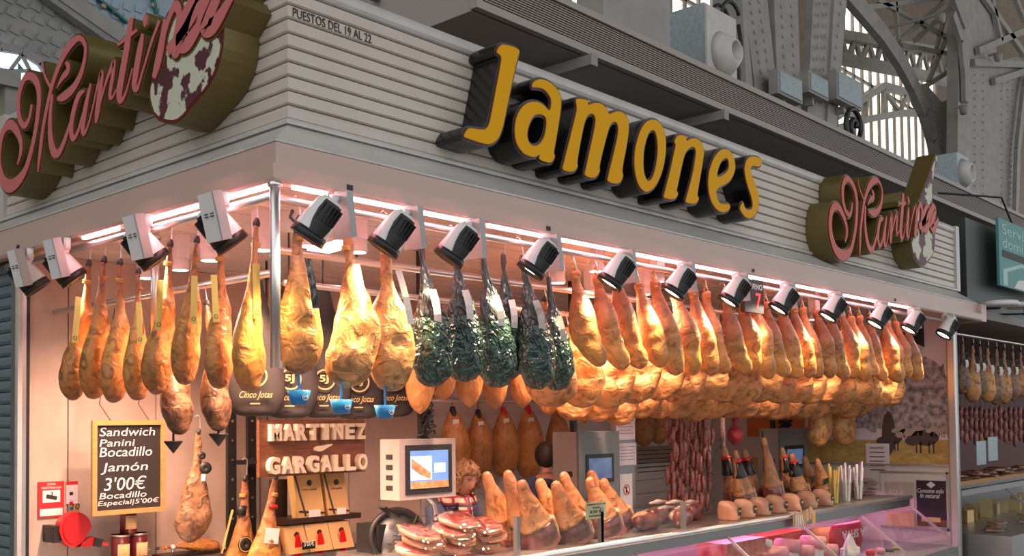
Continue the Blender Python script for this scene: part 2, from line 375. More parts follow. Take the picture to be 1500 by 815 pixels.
def textY(mb, s, px0, py0, px1, py1, y, **k):
    """lettering on a plane facing -y, given the pixel box of its left-bottom and right-top corners"""
    a = BY(px0, py1, y); b = BY(px1, py0, y); c = BY(px0, py0, y)
    return text(mb, s, a, X_, Z_, abs(b.x-a.x), abs(c.z-a.z), -Y_, **k)
# ================================================================ the setting
FW, FE = 8.33, 3.0            # length of the long and of the short fascia
BAND, LIP = -0.225, -0.262    # how far band and lip stand out of the slats
struct(MB().bb((-30, -20, -0.2), (40, 30, 0)).build('floor', 'floor_stone'))
def run(prof, name, m, root, x1=None, y1=None, smooth=False):
    """a profile (outward, z) swept along the long face (x1) or the short face (y1), mitred at the corner"""
    a = []; b = []
    for o, z in prof:
        if x1 is not None: a.append(V((o, o, z))); b.append(V((x1, o, z)))
        else: a.append(V((o, o, z))); b.append(V((o, y1, z)))
    return MB().loft([a, b]).build(name, m, root, smooth)
def fascia(name, **k):
    r = bpy.data.objects.new(name, None); COL.objects.link(r); r.location = (0, 0, 2.78); struct(r)
    for i in range(8):
        z0 = 3.209 + i*0.0641
        run([(0.03, z0+0.004), (0, z0+0.004), (-0.009, z0+0.010), (-0.006, z0+0.058), (0, z0+0.0625), (0.03, z0+0.0625)], 'slat', 'white_slat', r, **k)
    run([(0.035, 3.2), (0.022, 3.2), (0.022, 3.74), (0.035, 3.74)], 'backing', 'white_trim', r, **k)
    c = [(0.06, 3.725), (0.0, 3.725), (-0.012, 3.73), (-0.02, 3.745), (-0.02, 3.77), (-0.012, 3.79), (0.0, 3.80), (0.06, 3.80)]
    run(c, 'crown', 'white_trim', r, **k)
    run([(0.03, 3.15), (-0.012, 3.15), (-0.012, 3.19), (-0.004, 3.205), (0.03, 3.205)], 'base_board', 'white_slat', r, **k)
    run([(0.03, 3.117), (-0.03, 3.117), (-0.03, 3.132), (-0.012, 3.148), (0.03, 3.148)], 'base_bead', 'white_trim', r, **k)
    run([(0.03, 3.116), (-0.012, 3.116), (BAND, 2.972), (BAND, 2.962), (0.03, 2.962)], 'sloping_cap', 'white_trim', r, **k)
    run([(0.0, 2.961), (BAND+0.004, 2.961), (BAND+0.004, 2.862), (0.0, 2.862)], 'band', 'band', r, **k)
    run([(-0.16, 2.858), (LIP, 2.858), (LIP, 2.80), (LIP+0.012, 2.786), (-0.20, 2.786), (-0.16, 2.80)], 'lip', 'band', r, **k)
    return r
fr = fascia('trim_1', x1=FW); fl = fascia('trim_2', y1=FE)
MB().bb((FW, -0.03, 3.117), (FW+0.10, 0.06, 3.80)).build('end_board', 'white_trim', fr)
MB().bb((FW, LIP, 2.786), (FW+0.16, 0.06, 2.96)).build('end_cap', 'band', fr)
MB().bb((-0.03, FE, 3.117), (0.06, FE+0.09, 3.80)).build('end_board', 'white_trim', fl)
MB().bb((LIP, FE, 2.786), (0.06, FE+0.6, 2.96)).build('end_cap', 'band', fl)
# lettering follows the slope of the slat, so it is set straight from its world box
m = MB(); a = BY(429, 24, -0.01); b = BY(544, 63, -0.01)
text(m, 'PUESTOS DEL 19 AL 22', (a.x, -0.0095, 3.605), X_, Z_, b.x-a.x, 0.042, -Y_, depth=0.002); m.build('lettering', 'ink', fr)
for (px, py) in ((512, 267), (803, 331), (1103, 395), (1311, 437)):
    p = BY(px, py, LIP); MB().box((p.x, LIP-0.002, 2.82), (0.03, 0.006, 0.022)).build('sticker', 'ink', fr)
p = BX(27, 357, LIP); MB().box((LIP-0.002, p.y, 2.82), (0.006, 0.03, 0.022)).build('sticker', 'ink', fl)
# roof, soffit and inner ceiling of the stall
struct(MB().bb((0.06, 0.06, 3.70), (FW, FE, 3.76)).build('ceiling', 'roof_sheet'))
cz = MB().bb((-0.2, -0.2, 2.86), (FW, FE, 2.90)).build('trim_3', 'soffit'); struct(cz)
for i in range(14): MB().bb((-0.19, 0.05+i*0.21, 2.852), (FW-0.02, 0.24+i*0.21, 2.8595)).build('ceiling_plank', 'soffit', cz)
# back wall of the stall: stone-look boards on the left, white boards further on
wb = MB().bb((-0.08, 2.56, 0), (8.33, 2.62, 2.86)).build('wall_back', 'wall_white'); struct(wb)
for x0, x1 in ((-0.06, 0.17), (0.178, 0.75), (0.758, 1.55), (1.558, 2.35), (2.358, 3.10)):
    MB().bb((x0, 2.53, 0), (x1, 2.56, 2.85)).build('wall_board', 'wall_stone', wb)
for i in range(14): MB().bb((3.11, 2.535, 0.9+i*0.14), (8.3, 2.56, 1.034+i*0.14)).build('wall_plank', 'wall_white', wb)
we = MB().bb((7.70, -0.15, 0), (7.78, 2.56, 2.86)).build('wall_end', 'wall_white'); struct(we)
# left jamb and the roller shutter beyond it
jb = MB().bb((-0.14, 2.50, 0), (-0.09, 2.60, 2.86)).build('trim_4', 'alu'); struct(jb)
MB().bb((-0.155, 2.46, 0), (-0.13, 2.50, 2.86)).build('guide_rail', 'white_trim', jb)
MB().bb((-0.09, 2.50, 0), (-0.07, 2.60, 2.86)).build('seal', 'black', jb)
sh = bpy.data.objects.new('door_1', None); COL.objects.link(sh); sh.location = (-0.12, 3.1, 0); struct(sh)
sl = None
for i in range(39):
    if sl is None:
        z = 0.0
        sl = MB().loft([[V((-0.12+o, y, z+h)) for o, h in ((0.02, 0.0), (-0.004, 0.003), (-0.02, 0.02), (-0.02, 0.05), (-0.006, 0.069), (0.02, 0.07))] for y in (2.60, 4.6)]).build('shutter_slat', 'shutter', sh)
    else:
        c = sl.copy(); COL.objects.link(c); c.parent = sh; c.location = (0, 0, i*0.072)
# right end post of the stall
po = MB().bb((7.50, -0.26, 0), (7.56, -0.20, 2.79)).build('trim_5', 'alu'); struct(po)
MB().bb((7.58, -0.24, 0), (7.66, -0.16, 2.79)).build('post_profile', 'alu_dark', po)
# LED strips under the lip, one lamp each
def led(a, b, lab):
    t = thing('led_strip', lab, 'light', (V(a)+V(b))/2, 'pink light strips under the stall fascia')
    MB().bar(a, b, 0.022, 0.014).build('diffuser', 'led', t)
    MB().bar(V(a)+V((0, 0, 0.011)), V(b)+V((0, 0, 0.011)), 0.03, 0.008).build('housing', 'white_trim', t)
LZ = 2.779
for pa, pb in ((430, 478), (510, 592), (617, 685), (715, 800), (822, 905), (925, 1000), (1015, 1080), (1090, 1148), (1158, 1216), (1236, 1284), (1294, 1330)):
    xa = BY(pa, 260+(pa-430)*0.2, LIP+0.02).x; xb = BY(pb, 260+(pb-430)*0.2, LIP+0.02).x
    led((xa, LIP+0.022, LZ), (xb, LIP+0.022, LZ), 'thin pink LED strip under the long fascia')
for pa, pb in ((394, 312), (285, 190), (170, 120)):
    ya = BX(pa, 260+(394-pa)*0.31, LIP+0.02).y; yb = BX(pb, 260+(394-pb)*0.31, LIP+0.02).y
    led((LIP+0.03, ya, LZ), (LIP+0.03, yb, LZ), 'bright pink LED strip under the short fascia')
# chrome rails and posts that carry the hams
def rail(pts, r, lab, nm='hanging_rail'):
    return tag(MB().tube(pts, r, 10).build(nm, 'chrome', smooth=True), lab, 'rail')
RY = -0.17
rail([(-0.2, RY, 2.74), (7.5, RY, 2.74)], 0.02, 'long chrome ham rail just behind the long fascia lip')
rail([(-0.2, -0.17, 2.745), (-0.2, 2.5, 2.745)], 0.02, 'chrome ham rail just behind the short fascia lip')
rail([(0.05, 0.20, 2.60), (7.68, 0.20, 2.60)], 0.018, 'second chrome ham rail, lower and inside the first')
rail([(0.08, 0.25, 2.50), (0.08, 2.5, 2.50)], 0.018, 'lower inner chrome rail behind the narrow hams')
rail([(0.4, 0.60, 2.52), (7.68, 0.60, 2.52)], 0.018, 'third chrome rail deep inside over the counter')
rail([(1.9, 2.53, 1.98), (1.9, 2.2, 1.98), (6.4, 2.2, 1.98), (6.4, 2.53, 1.98)], 0.014, 'low chrome rail carrying netted hams by the back wall')
rail([(2.0, 0.82, 2.44), (7.69, 0.82, 2.44)], 0.016, 'innermost chrome rail carrying two low hams by the end wall')
for (x, y, z0, lab) in ((-0.235, -0.235, 2.03, 'chrome corner post between narrow and broad hams'), (0.02, BX(227, 400, .02).y, 2.20, 'chrome post behind the narrow hams')):
    p = thing('rail_post', lab, 'post', (x, y, z0))
    MB().tube([(x, y, z0), (x, y, 2.86)], 0.021, 12).build('tube', 'chrome', p, True)
    MB().lathe([(0.03, 0), (0.03, 0.02), (0.021, 0.025)], (x, y, 2.765), 12).build('collar', 'chrome', p, True)
    MB().bar((x, y, z0+0.02), (0.06, y+0.28 if y < 0 else y, z0+0.02), 0.025, 0.025).build('bracket', 'chrome', p)
# ---------------------------------------------------------------- track spotlights
AIM = V((-0.40, 0.40, -0.82)).normalized()
def make_spot(kind):
    """head hangs below the origin; kind 0 on the long face, 1 on the short face"""
    r = thing('spotlight', '', 'spotlight')
    MB().lathe([(0.018, -0.06), (0.018, 0.0)], (0, 0, 0), 10).build('neck', 'lamp_white', r, True, local=True)
    if kind == 0:
        d = AIM; c = V((-0.165, -0.085, -0.15)); bx = V((0.0, -0.03, -0.105))
        MB().box(bx, (0.036, 0.105, 0.19), (V((1, 0.1, 0.12)), V((-0.1, 1, 0)), V((-0.12, 0, 1)))).build('driver_box', 'lamp_grey', r, local=True)
        MB().tube([(0, 0, -0.03), (-0.06, -0.05, -0.045), (-0.11, -0.08, -0.085)], 0.016, 8).build('arm', 'lamp_white', r, True, local=True)
    else:
        d = V((0.56, -0.25, -0.79)).normalized(); c = V((0.005, 0.05, -0.14))
        b = MB().box((-0.075, -0.03, -0.12), (0.03, 0.12, 0.20), (V((1, 0, 0.25)), V((0, 1, 0.0)), V((-0.25, 0, 1)))).build('driver_box', 'lamp_white', r, local=True)
        MB().box((-0.075, -0.095, -0.12), (0.045, 0.012, 0.2), (V((1, 0, 0.25)), V((0, 1, 0)), V((-0.25, 0, 1)))).build('cover_edge', 'lamp_grey', r, local=True)
        for q in (-1, 1):
            for h in (0, 0.012): MB().box((-0.092, -0.03+q*0.022, -0.12+h), (0.012, 0.024, 0.003), (V((1, 0, 0.25)), V((0, 1, 0)), V((-0.25, 0, 1)))).build('vent_slot', 'ink', b, local=True)
        MB().tube([(0, 0, -0.05), (0.0, 0.02, -0.08), (0.0, 0.04, -0.10)], 0.016, 8).build('arm', 'lamp_white', r, True, local=True)
    u = d.cross(Z_).normalized(); v = d.cross(u)
    ax = (u, v, d)
    hd = MB().lathe([(0.036, -0.095), (0.054, -0.075), (0.066, -0.01), (0.0725, 0.055), (0.0735, 0.075)], c, 20, ax).build('head', 'lamp_white', r, True, local=True)
    MB().lathe([(0.0745, 0.060), (0.077, 0.096), (0.066, 0.098), (0.064, 0.078)], c, 20, ax).build('rim', 'black', hd, True, local=True)
    MB().lathe([(0.064, 0.080), (0.0005, 0.082)], c, 20, ax).build('lens', 'lens', hd, local=True)
    # black finned back shell
    w0 = (_R*0.74+Z_*0.66-_F*0.36) if kind == 0 else (-_R*0.75-Z_*0.55-_F*0.5)
    w0 = (w0-d*w0.dot(d)).normalized(); w9 = d.cross(w0); a0, a1 = (-0.75, 0.75) if kind == 0 else (-1.2, 0.9)
    prof = [(0.057, -0.080), (0.070, -0.03), (0.075, 0.02), (0.0775, 0.064)]; g = []
    for i, (rr, h) in enumerate(prof):
        cut = 0.62 if h > 0.03 else (0.85 if h > 0 else 1.0)
        g.append([c + (w0*math.cos(q)+w9*math.sin(q))*rr + d*h for q in [(a0+(a1-a0)*k/12)*(cut if kind == 0 else 1) for k in range(13)]])
    fn = MB().loft(g, closed=False)
    for k in range(6):
        q = a0*.8+(a1-a0)*.8*k/5; w1 = w0*math.cos(q)+w9*math.sin(q)
        fn.box(c + w1*0.071 - d*0.03, (0.014, 0.009, 0.075), (w1, d.cross(w1), d))
    fn.build('cooling_fins', 'black', hd, local=True)
    ld = bpy.data.lights.new('spot', 'SPOT'); ld.energy = SPOT_W*(1 if kind == 0 else 1.25); ld.color = (1.0, 0.68, 0.34); ld.spot_size = math.radians(66); ld.spot_blend = 0.7; ld.shadow_soft_size = 0.05
    lo = bpy.data.objects.new('beam', ld); COL.objects.link(lo); lo.parent = hd
    lo.location = c + d*0.10; lo.rotation_euler = (-d).to_track_quat('Z', 'Y').to_euler()
    return r
SPOT_W = 112.0; INNER_W = 150.0
s0 = make_spot(0); s1 = make_spot(1)
nearlab = {0: 'white track spotlight above the big broad hams by the corner', 1: 'white track spotlight between broad hams and foil-wrapped hams', 2: 'white track spotlight above the first foil-wrapped hams', 3: 'white track spotlight above the last foil-wrapped hams'}
for i, px in enumerate((497, 600, 690, 803, 913, 1001, 1080, 1150, 1220, 1287, 1335, 1385)):
    o = s0 if i == 0 else copy_tree(s0)
    p = BY(px, 268+(px-497)*0.217, LIP-0.02)
    o.location = (p.x, LIP-0.015, 2.786)
    tag(o, nearlab.get(i, 'white track spotlight with black fins over the row of shoulder hams'), 'spotlight', 'spotlights under the long fascia')
for i, px in enumerate((328, 216, 97, 43)):
    o = s1 if i == 0 else copy_tree(s1)
    p = BX(px, 262+(398-px)*0.3, LIP-0.02); o.location = (LIP-0.015, p.y, 2.786)
    tag(o, ('white box spotlight over the narrow hams' if i < 3 else 'white box spotlight in front of the roller shutter'), 'spotlight', 'spotlights under the short fascia')
# lamps inside, beyond the rails, each one where the photograph shows a lit lens
INN = [BZ(px, py, z) for px, py, z in ((264, 395, 2.66), (307, 381, 2.66), (213, 407, 2.66), (384, 366, 2.66), (452, 360, 2.66), (524, 369, 2.66), (817, 414, 2.66), (874, 397, 2.72), (866, 434, 2.66), (943, 431, 2.66), (963, 412, 2.68), (1193, 468, 2.62))]
for i, p in enumerate(INN):
    t = thing('ceiling_spot', 'small round lit lamp behind the narrow hams' if i < 4 else ('small round lit lamp behind the broad hams' if i < 6 else 'small round lit lamp behind the shoulder hams'), 'spotlight', (p.x, p.y, 2.85), 'lamps inside the stall')
    MB().bb((p.x-0.04, p.y-0.03, p.z+0.06), (p.x+0.04, p.y+0.03, 2.852)).build('driver_box', 'lamp_white', t)
    MB().lathe([(0.045, 0.06), (0.05, 0.0), (0.046, -0.004)], p, 16).build('can', 'lamp_white', t, True)
    MB().lathe([(0.042, -0.006), (0.0005, -0.007)], p, 16).build('lens', 'downlight', t)
    ld = bpy.data.lights.new('inner', 'SPOT'); ld.energy = INNER_W; ld.color = (1, 0.57, 0.42); ld.spot_size = 2.5; ld.spot_blend = 0.8; ld.shadow_soft_size = 0.05
    lo = bpy.data.objects.new('glow', ld); COL.objects.link(lo); lo.parent = t; lo.location = V((p.x, p.y, p.z-0.02)) - t.location
a = BZ(456, 371, 2.74); b = BZ(502, 358, 2.74); t = thing('tube_lamp', 'short bright tube lamp on the inner ceiling behind the broad hams', 'light', (a+b)/2)
MB().bar(a, b, .05, .04).build('diffuser', 'downlight', t); MB().bar(a+V((0, 0, .03)), b+V((0, 0, .03)), .07, .02).build('housing', 'lamp_white', t)
for u in (.2, .8): q = a.lerp(b, u); MB().bb((q.x-.01, q.y-.01, q.z+.03), (q.x+.01, q.y+.01, 2.852)).build('hanger', 'lamp_white', t)
# turn display
q = BY(1106, 434, -0.25)
t = thing('turn_display', 'black electronic queue display showing a red number 7', 'display', (q.x, -0.25, q.z-0.12))
MB().bb((q.x-0.14, -0.25, q.z-0.115), (q.x+0.12, -0.215, q.z+0.11)).build('case', 'black', t)
MB().bb((q.x-0.01, -0.222, q.z+0.10), (q.x+0.01, -0.208, 2.787)).build('hanger', 'alu_dark', t)
m = MB(); text(m, 'TURNO', (q.x-0.10, -0.251, q.z+0.045), X_, Z_, 0.20, 0.040, -Y_, bold=.02); m.build('lettering', 'white', t)
m = MB(); text(m, '7', (q.x+0.01, -0.251, q.z-0.085), X_, Z_, 0.065, 0.105, -Y_); m.build('digit', 'led_red', t)
# ---------------------------------------------------------------- JAMONES letters
CA = lambda p: (640+p[0]/3.396, 50+p[1]/3.396)
CB = lambda p: (880+p[0]/4.528, 150+p[1]/4.528)
CO = lambda p: (640+p[0]/2.398, p[1]/2.398)
JL = [
 ('J', CA, [[(313,58),(335,50),(412,75),(405,105),(385,180),(340,400),(325,470),(305,520),(275,545),(245,550),(140,515),(132,508),(150,475),(160,467),(225,478),(245,472),(260,450),(268,420),(318,150),(322,120),(315,103),(298,95),(300,80)]]),
 ('a', CA, [[(470,265),(478,240),(500,226),(525,225),(560,238),(590,265),(612,300),(618,340),(612,400),(585,560),(578,595),(588,605),(570,640),(550,640),(505,625),(515,595),(490,612),(465,610),(430,595),(400,555),(388,510),(388,450),(400,400),(425,360),(455,340),(490,335),(530,350),(560,390),(570,350),(568,320),(545,285),(520,268),(490,265)],
            [(500,398),(480,405),(460,440),(447,485),(450,530),(470,555),(490,558),(515,545),(535,510),(545,460),(545,420),(530,402)]]),
 ('m', CO, [[(487,352),(495,346),(533,352),(527,372),(550,362),(575,362),(595,380),(603,405),(625,392),(648,392),(668,410),(675,440),(668,500),(648,600),(655,618),(640,648),(598,640),(601,622),(636,480),(638,445),(630,427),(612,430),(598,465),(568,585),(573,600),(555,628),(518,618),(521,602),(556,445),(558,412),(545,397),(527,405),(514,440),(490,570),(495,585),(478,606),(440,598),(443,584),(488,405),(493,378)]]),
 ('o', CB, [[(345,110),(390,130),(425,200),(433,280),(425,380),(400,480),(360,560),(315,595),(280,590),(245,540),(225,450),(222,380),(232,280),(265,180),(300,130)], [(340,180),(315,200),(290,280),(280,370),(283,460),(300,515),(320,527),(345,500),(365,430),(380,330),(375,240),(360,190)]]),
 ('n', CB, [[(485,265),(510,213),(570,225),(565,265),(600,238),(640,240),(670,270),(685,320),(680,370),(640,600),(640,625),(652,635),(630,678),(560,665),(565,645),(610,480),(630,360),(632,315),(615,295),(590,298),(560,330),(540,400),(505,570),(500,590),(515,603),(490,648),(415,635),(420,615),(465,440),(490,320),(500,280)]]),
 ('e', CB, [[(820,308),(850,318),(878,355),(895,425),(880,480),(850,530),(765,572),(765,620),(780,660),(800,678),(855,672),(858,705),(830,728),(795,730),(755,700),(725,640),(712,560),(715,480),(730,420),(755,360),(790,318)], [(822,370),(800,385),(780,430),(765,500),(800,490),(835,465),(852,430),(848,390),(838,370)]]),
 ('s', CB, [[(1005,355),(1070,375),(1060,430),(1012,420),(998,424),(992,450),(1005,500),(1035,570),(1052,640),(1045,700),(1025,750),(990,775),(955,762),(930,725),(920,700),(945,655),(952,700),(975,718),(1000,710),(1010,680),(1000,630),(970,540),(955,470),(955,420),(970,375)]])]
LD = -0.20
def grow(poly, d):
    """push a closed loop outward by d (inward when the loop runs the other way)"""
    n = len(poly); out = []
    for i in range(n):
        a = V(poly[i-1]).to_2d() if len(poly[i-1]) > 2 else V((poly[i-1][0], poly[i-1][1])); b = V((poly[i][0], poly[i][1])); c = V((poly[(i+1) % n][0], poly[(i+1) % n][1]))
        t = (c-a)
        if t.length < 1e-9: out.append(tuple(b)); continue
        t.normalize(); out.append((b.x + t.y*d, b.y - t.x*d))
    return out
def area(p): return sum(p[i-1][0]*p[i][1]-p[i][0]*p[i-1][1] for i in range(len(p)))/2
js = thing('shop_sign', 'big gold and black block letters reading Jamones on the long fascia', 'sign', (2.6, -0.1, 3.15))
for ch, cv, loops in JL:
    L2 = []
    for k, lp in enumerate(loops):
        pl = smooth_poly([cv(p) for p in lp], 2)
        pl = [BY(a, b, LD) for a, b in pl]; pl = [(p.x, p.z) for p in pl]
        if (area(pl) > 0) != (k == 0): pl = pl[::-1]
        L2.append(pl)
    out = [grow(lp, 0.014) for lp in L2]; rim = [grow(lp, 0.006) for lp in L2]
    mp = lambda u, v, d: V((u, d, v))
    lt = MB().curve_prism(out, mp, -0.012, LD+0.006).build('letter', 'black_gloss', js)
    MB().curve_prism(rim, mp, LD+0.007, LD+0.002).build('letter_rim', 'sign_rim', lt)
    MB().curve_prism(L2, mp, LD+0.003, LD-0.002).build('letter_face', 'gold_face', lt)
# ---------------------------------------------------------------- the two script signs
C2 = lambda p: (p[0]/3.26, 40+p[1]/3.26)
C3 = lambda p: (150+p[0]/4.288, p[1]/4.288)
C1 = lambda p: (1185+p[0]/4.29, 210+p[1]/4.29)
SX = -0.20
def luv(px):
    p = BX(px[0], px[1], SX); return (-p.y, p.z)
def ruv(px):
    p = BY(px[0], px[1], SX); return (p.x, p.z)
ST2 = [
 [(82,655,12),(97,600,24),(97,545,28),(75,488,36),(48,465,38),(18,490,36),(-2,560,36),(-8,650,40),(8,725,46),(40,758,52),(80,740,46),(120,680,34),(150,580,30),(172,470,32),(185,350,34),(178,275,36),(152,236,32),(118,243,30),(92,310,32),(86,395,30),(98,452,28),(120,468,26),(140,430,22),(150,368,18)],
 [(202,165,6),(212,230,12),(243,290,16)],
 [(180,692,10),(190,600,24),(205,480,26),(235,330,26),(262,235,28),(300,140,36),(340,78,36),(378,52,24),(403,78,20),(406,130,22),(388,215,30),(350,290,36),(305,330,36),(272,342,14)],
 [(270,292,6),(298,240,26),(322,212,30),(324,182,28),(312,168,10)],
 [(250,320,20),(240,420,26),(240,520,36),(255,592,40),(278,602,32),(303,555,26),(332,470,20),(352,415,16)],
 [(402,305,12),(375,330,30),(350,410,34),(340,490,32),(350,532,24),(372,500,20),(392,430,16),(418,330,12)],
 [(434,270,16),(408,390,34),(396,480,32),(404,508,18),(430,440,12),(462,300,14),(486,214,24),(480,290,34),(466,400,36),(458,458,16)],
 [(470,400,10),(505,270,16),(535,190,26),(546,166,22),(540,230,26),(526,320,24),(536,338,14),(556,300,10)]]
ST3 = [
 [(185,112,40),(172,190,52),(150,330,58),(125,470,60),(108,580,58),(118,634,34),(150,580,18),(190,430,12)],
 [(100,285,16),(160,235,26),(220,190,18)],
 [(256,212,24),(240,300,54),(214,450,54),(204,535,48),(222,560,26),(250,470,18),(310,270,22),(362,130,26)],
 [(398,120,36),(378,260,58),(350,400,62),(326,490,40)],
 [(352,430,14),(400,200,26),(440,70,46),(468,40,58),(486,90,50),(474,200,60),(455,300,62),(468,345,40),(495,280,36),(540,80,34)]]
STR = [
 [(690,525,14),(722,490,14),(748,436,18),(752,408,12),(738,410,18),(724,455,24),(720,515,26),(734,536,20),(756,500,14)],
 [(752,505,12),(764,440,18),(778,405,18),(790,425,16),(776,480,20),(768,520,22),(784,532,20),(812,480,10)]]
HAM_R = [(805,65),(815,90),(790,200),(775,300),(775,400)]
HAM_L = [(745,60),(745,200),(735,330),(700,450),(640,560),(560,650),(480,750),(420,772),(320,735),(290,640),(285,560),(310,480),(340,300),(370,150),(410,60)]
HAM_R2 = [(690,380),(720,310),(755,220),(780,140)]
# affine map right sign -> left sign from points seen in both
PR = [(140,540),(262,222),(430,225),(642,383),(640,610),(705,768),(200,640)]
PL = [C2((-2,560)), C2((152,236)), C2((378,52)), C3((268,130)), C3((285,560)), C3((420,772)), C2((40,758))]
import numpy as np
_A = np.array([[*ruv(C1(p)), 1] for p in PR]); _B = np.array([luv(p) for p in PL]); _M = np.linalg.lstsq(_A, _B, rcond=None)[0]
def r2l(p):
    u = ruv(C1(p)); q = np.array([u[0], u[1], 1]) @ _M; return (float(q[0]), float(q[1]))
def stroke(pts):
    """variable-width ribbon outline around (u,v,w) centre points, with a smooth centre line"""
    P = [V(p) for p in pts]; n = len(P); S = []
    for i in range(n-1):
        p0, p1, p2, p3 = P[max(i-1, 0)], P[i], P[i+1], P[min(i+2, n-1)]
        for k in range(6):
            t = k/6; S.append(0.5*((2*p1)+(p2-p0)*t+(2*p0-5*p1+4*p2-p3)*t*t+(3*p1-p0-3*p2+p3)*t**3))
    S.append(P[-1]); return S
sc2, sc3 = 0.0125/3.26*1.0, 0.0125/4.288
def uvw(pts, cv, k):
    out = []
    for p in pts:
        a = luv(cv((p[0], p[1]))); b = luv(cv((p[0], p[1]+10))); sc = abs(a[1]-b[1])/10
        out.append((a[0], a[1], p[2]*sc*k*1.3))
    return out
STROKES = [uvw(s, C2, 1.0) for s in ST2] + [uvw(s, C3, 1.0) for s in ST3]
for s in STR: STROKES.append([(*r2l((p[0], p[1])), p[2]*0.0042) for p in s])
_dot = luv(C3((268, 130)))
HAMP = [r2l(p) for p in HAM_R[:4]] + [luv(C3(p)) for p in HAM_L] + [r2l(p) for p in HAM_R2]
def script_sign(lab, mp, face, u0):
    r = thing('script_sign', lab, 'sign', mp(u0, 3.15, 0.1))
    def face_m(q, d0, d1, mt, nm, par):
        o = MB()
        for i in range(len(q)-1):
            a, b = q[i], q[i+1]
            t = V((b.x-a.x, b.y-a.y)); 
            if t.length < 1e-6: continue
        return o
    def ribbon(S, grow_, d0, d1, nm, mt, par):
        n = len(S); L = []; Rr = []
        for i in range(n):
            a = S[max(i-1, 0)]; b = S[min(i+1, n-1)]; t = V((b.x-a.x, b.y-a.y)); t = t.normalized() if t.length > 1e-9 else V((1, 0))
            w = max(S[i].z/2, 0.004) + grow_
            L.append((S[i].x - t.y*w, S[i].y + t.x*w)); Rr.append((S[i].x + t.y*w, S[i].y - t.x*w))
        m = MB()
        rings = [[mp(L[i][0], L[i][1], d0), mp(Rr[i][0], Rr[i][1], d0), mp(Rr[i][0], Rr[i][1], d1), mp(L[i][0], L[i][1], d1)] for i in range(n)]
        m.loft(rings); return m.build(nm, mt, par)
    hp = smooth_poly(HAMP, 1)
    if area(hp) < 0: hp = hp[::-1]
    hb = MB().prism([grow(hp, 0.012)], mp, 0.01, 0.188).build('ham_board', 'olive', r)
    MB().prism([grow(hp, 0.004)], mp, 0.188, 0.191).build('ham_outline', 'sign_rim', hb)
    MB().prism([grow(hp, -0.010)], mp, 0.190, 0.1935).build('ham_picture', 'ham_print', hb)
    for i, s in enumerate(STROKES):
        S = stroke(s); e = 0.0004*i
        lt = ribbon(S, 0.012, 0.01, 0.192+e, 'letter_stroke', 'olive', r)
        ribbon(S, 0.003, 0.192+e, 0.196+e, 'stroke_rim', 'sign_rim', lt)
        ribbon(S, -0.002, 0.195+e, 0.200+e, 'stroke_face', face, lt)
    el = [(_dot[0]+0.020*math.cos(a*PI/10), _dot[1]+0.030*math.sin(a*PI/10)) for a in range(20)]
    dt = MB().prism([grow(el, 0.010)], mp, 0.01, 0.192).build('letter_dot', 'olive', r)
    MB().prism([el], mp, 0.192, 0.20).build('dot_face', face, dt)
    return r
script_sign('script sign with pink letters and a ham on the short fascia', lambda u, v, d: V((-d, -u, v)), 'sign_pink', luv((200, 150))[0])
_inv = np.linalg.lstsq(np.array([[*r2l(p), 1] for p in PR]), np.array([ruv(C1(p)) for p in PR]), rcond=None)[0]
def l2r(u, v, d):
    q = np.array([u, v, 1]) @ _inv; return V((float(q[0]), -d, float(q[1])))
script_sign('script sign with red letters and a ham beside the Jamones letters', l2r, 'sign_red', luv((200, 150))[0])
# ================================================================ hams
def ham_mesh(name, m, L, prof, W, T, bend=0.0, seed=0, rough=0.010, seg=18, dent=0.0, sub=3):
    """leg hanging down from its shank: local z from 0 to -L, broad in x, thin in y"""
    rings = []; n = (len(prof)-1)*sub
    for i in range(n+1):
        f = i/sub; k = min(int(f), len(prof)-2); t = f-k
        p0, p1, p2, p3 = prof[max(k-1, 0)], prof[k], prof[k+1], prof[min(k+2, len(prof)-1)]
        cr = lambda q: 0.5*((2*p1[q])+(p2[q]-p0[q])*t+(2*p0[q]-5*p1[q]+4*p2[q]-p3[q])*t*t+(3*p1[q]-p0[q]-3*p2[q]+p3[q])*t**3)
        z = cr(0); rx = max(cr(1)*W, 0.002); ry = max(cr(2)*T, 0.002); ox = cr(3)*W
        ring = []
        for j in range(seg):
            a = 2*PI*j/seg
            x = math.cos(a)*rx; y = math.sin(a)*ry
            fl = 1.0 - (0.18 if y < 0 and 0.5 < z < 0.95 else 0)   # cut side flatter
            q = V((x*6+seed*3.1, y*6, z*5*L+seed))
            d = noise.noise(q*1.0)*rough*1.6*min(1, z*2.2) + noise.noise(q*3.2)*rough*0.7*min(1, z*2)
            if dent and y < 0:
                dd = ((x-0.25*rx)/(0.045))**2 + ((z-0.70)*L/0.035)**2
                d -= dent*math.exp(-dd)
            rr = math.hypot(x, y) or 1e-6
            ring.append(V((ox + x*(1+d/rr) + bend*math.sin(PI*z)*0.05, y*fl*(1+d/rr), -z*L)))
        rings.append(ring)
    return MB().loft(rings).build(name, m, None, True, local=True)
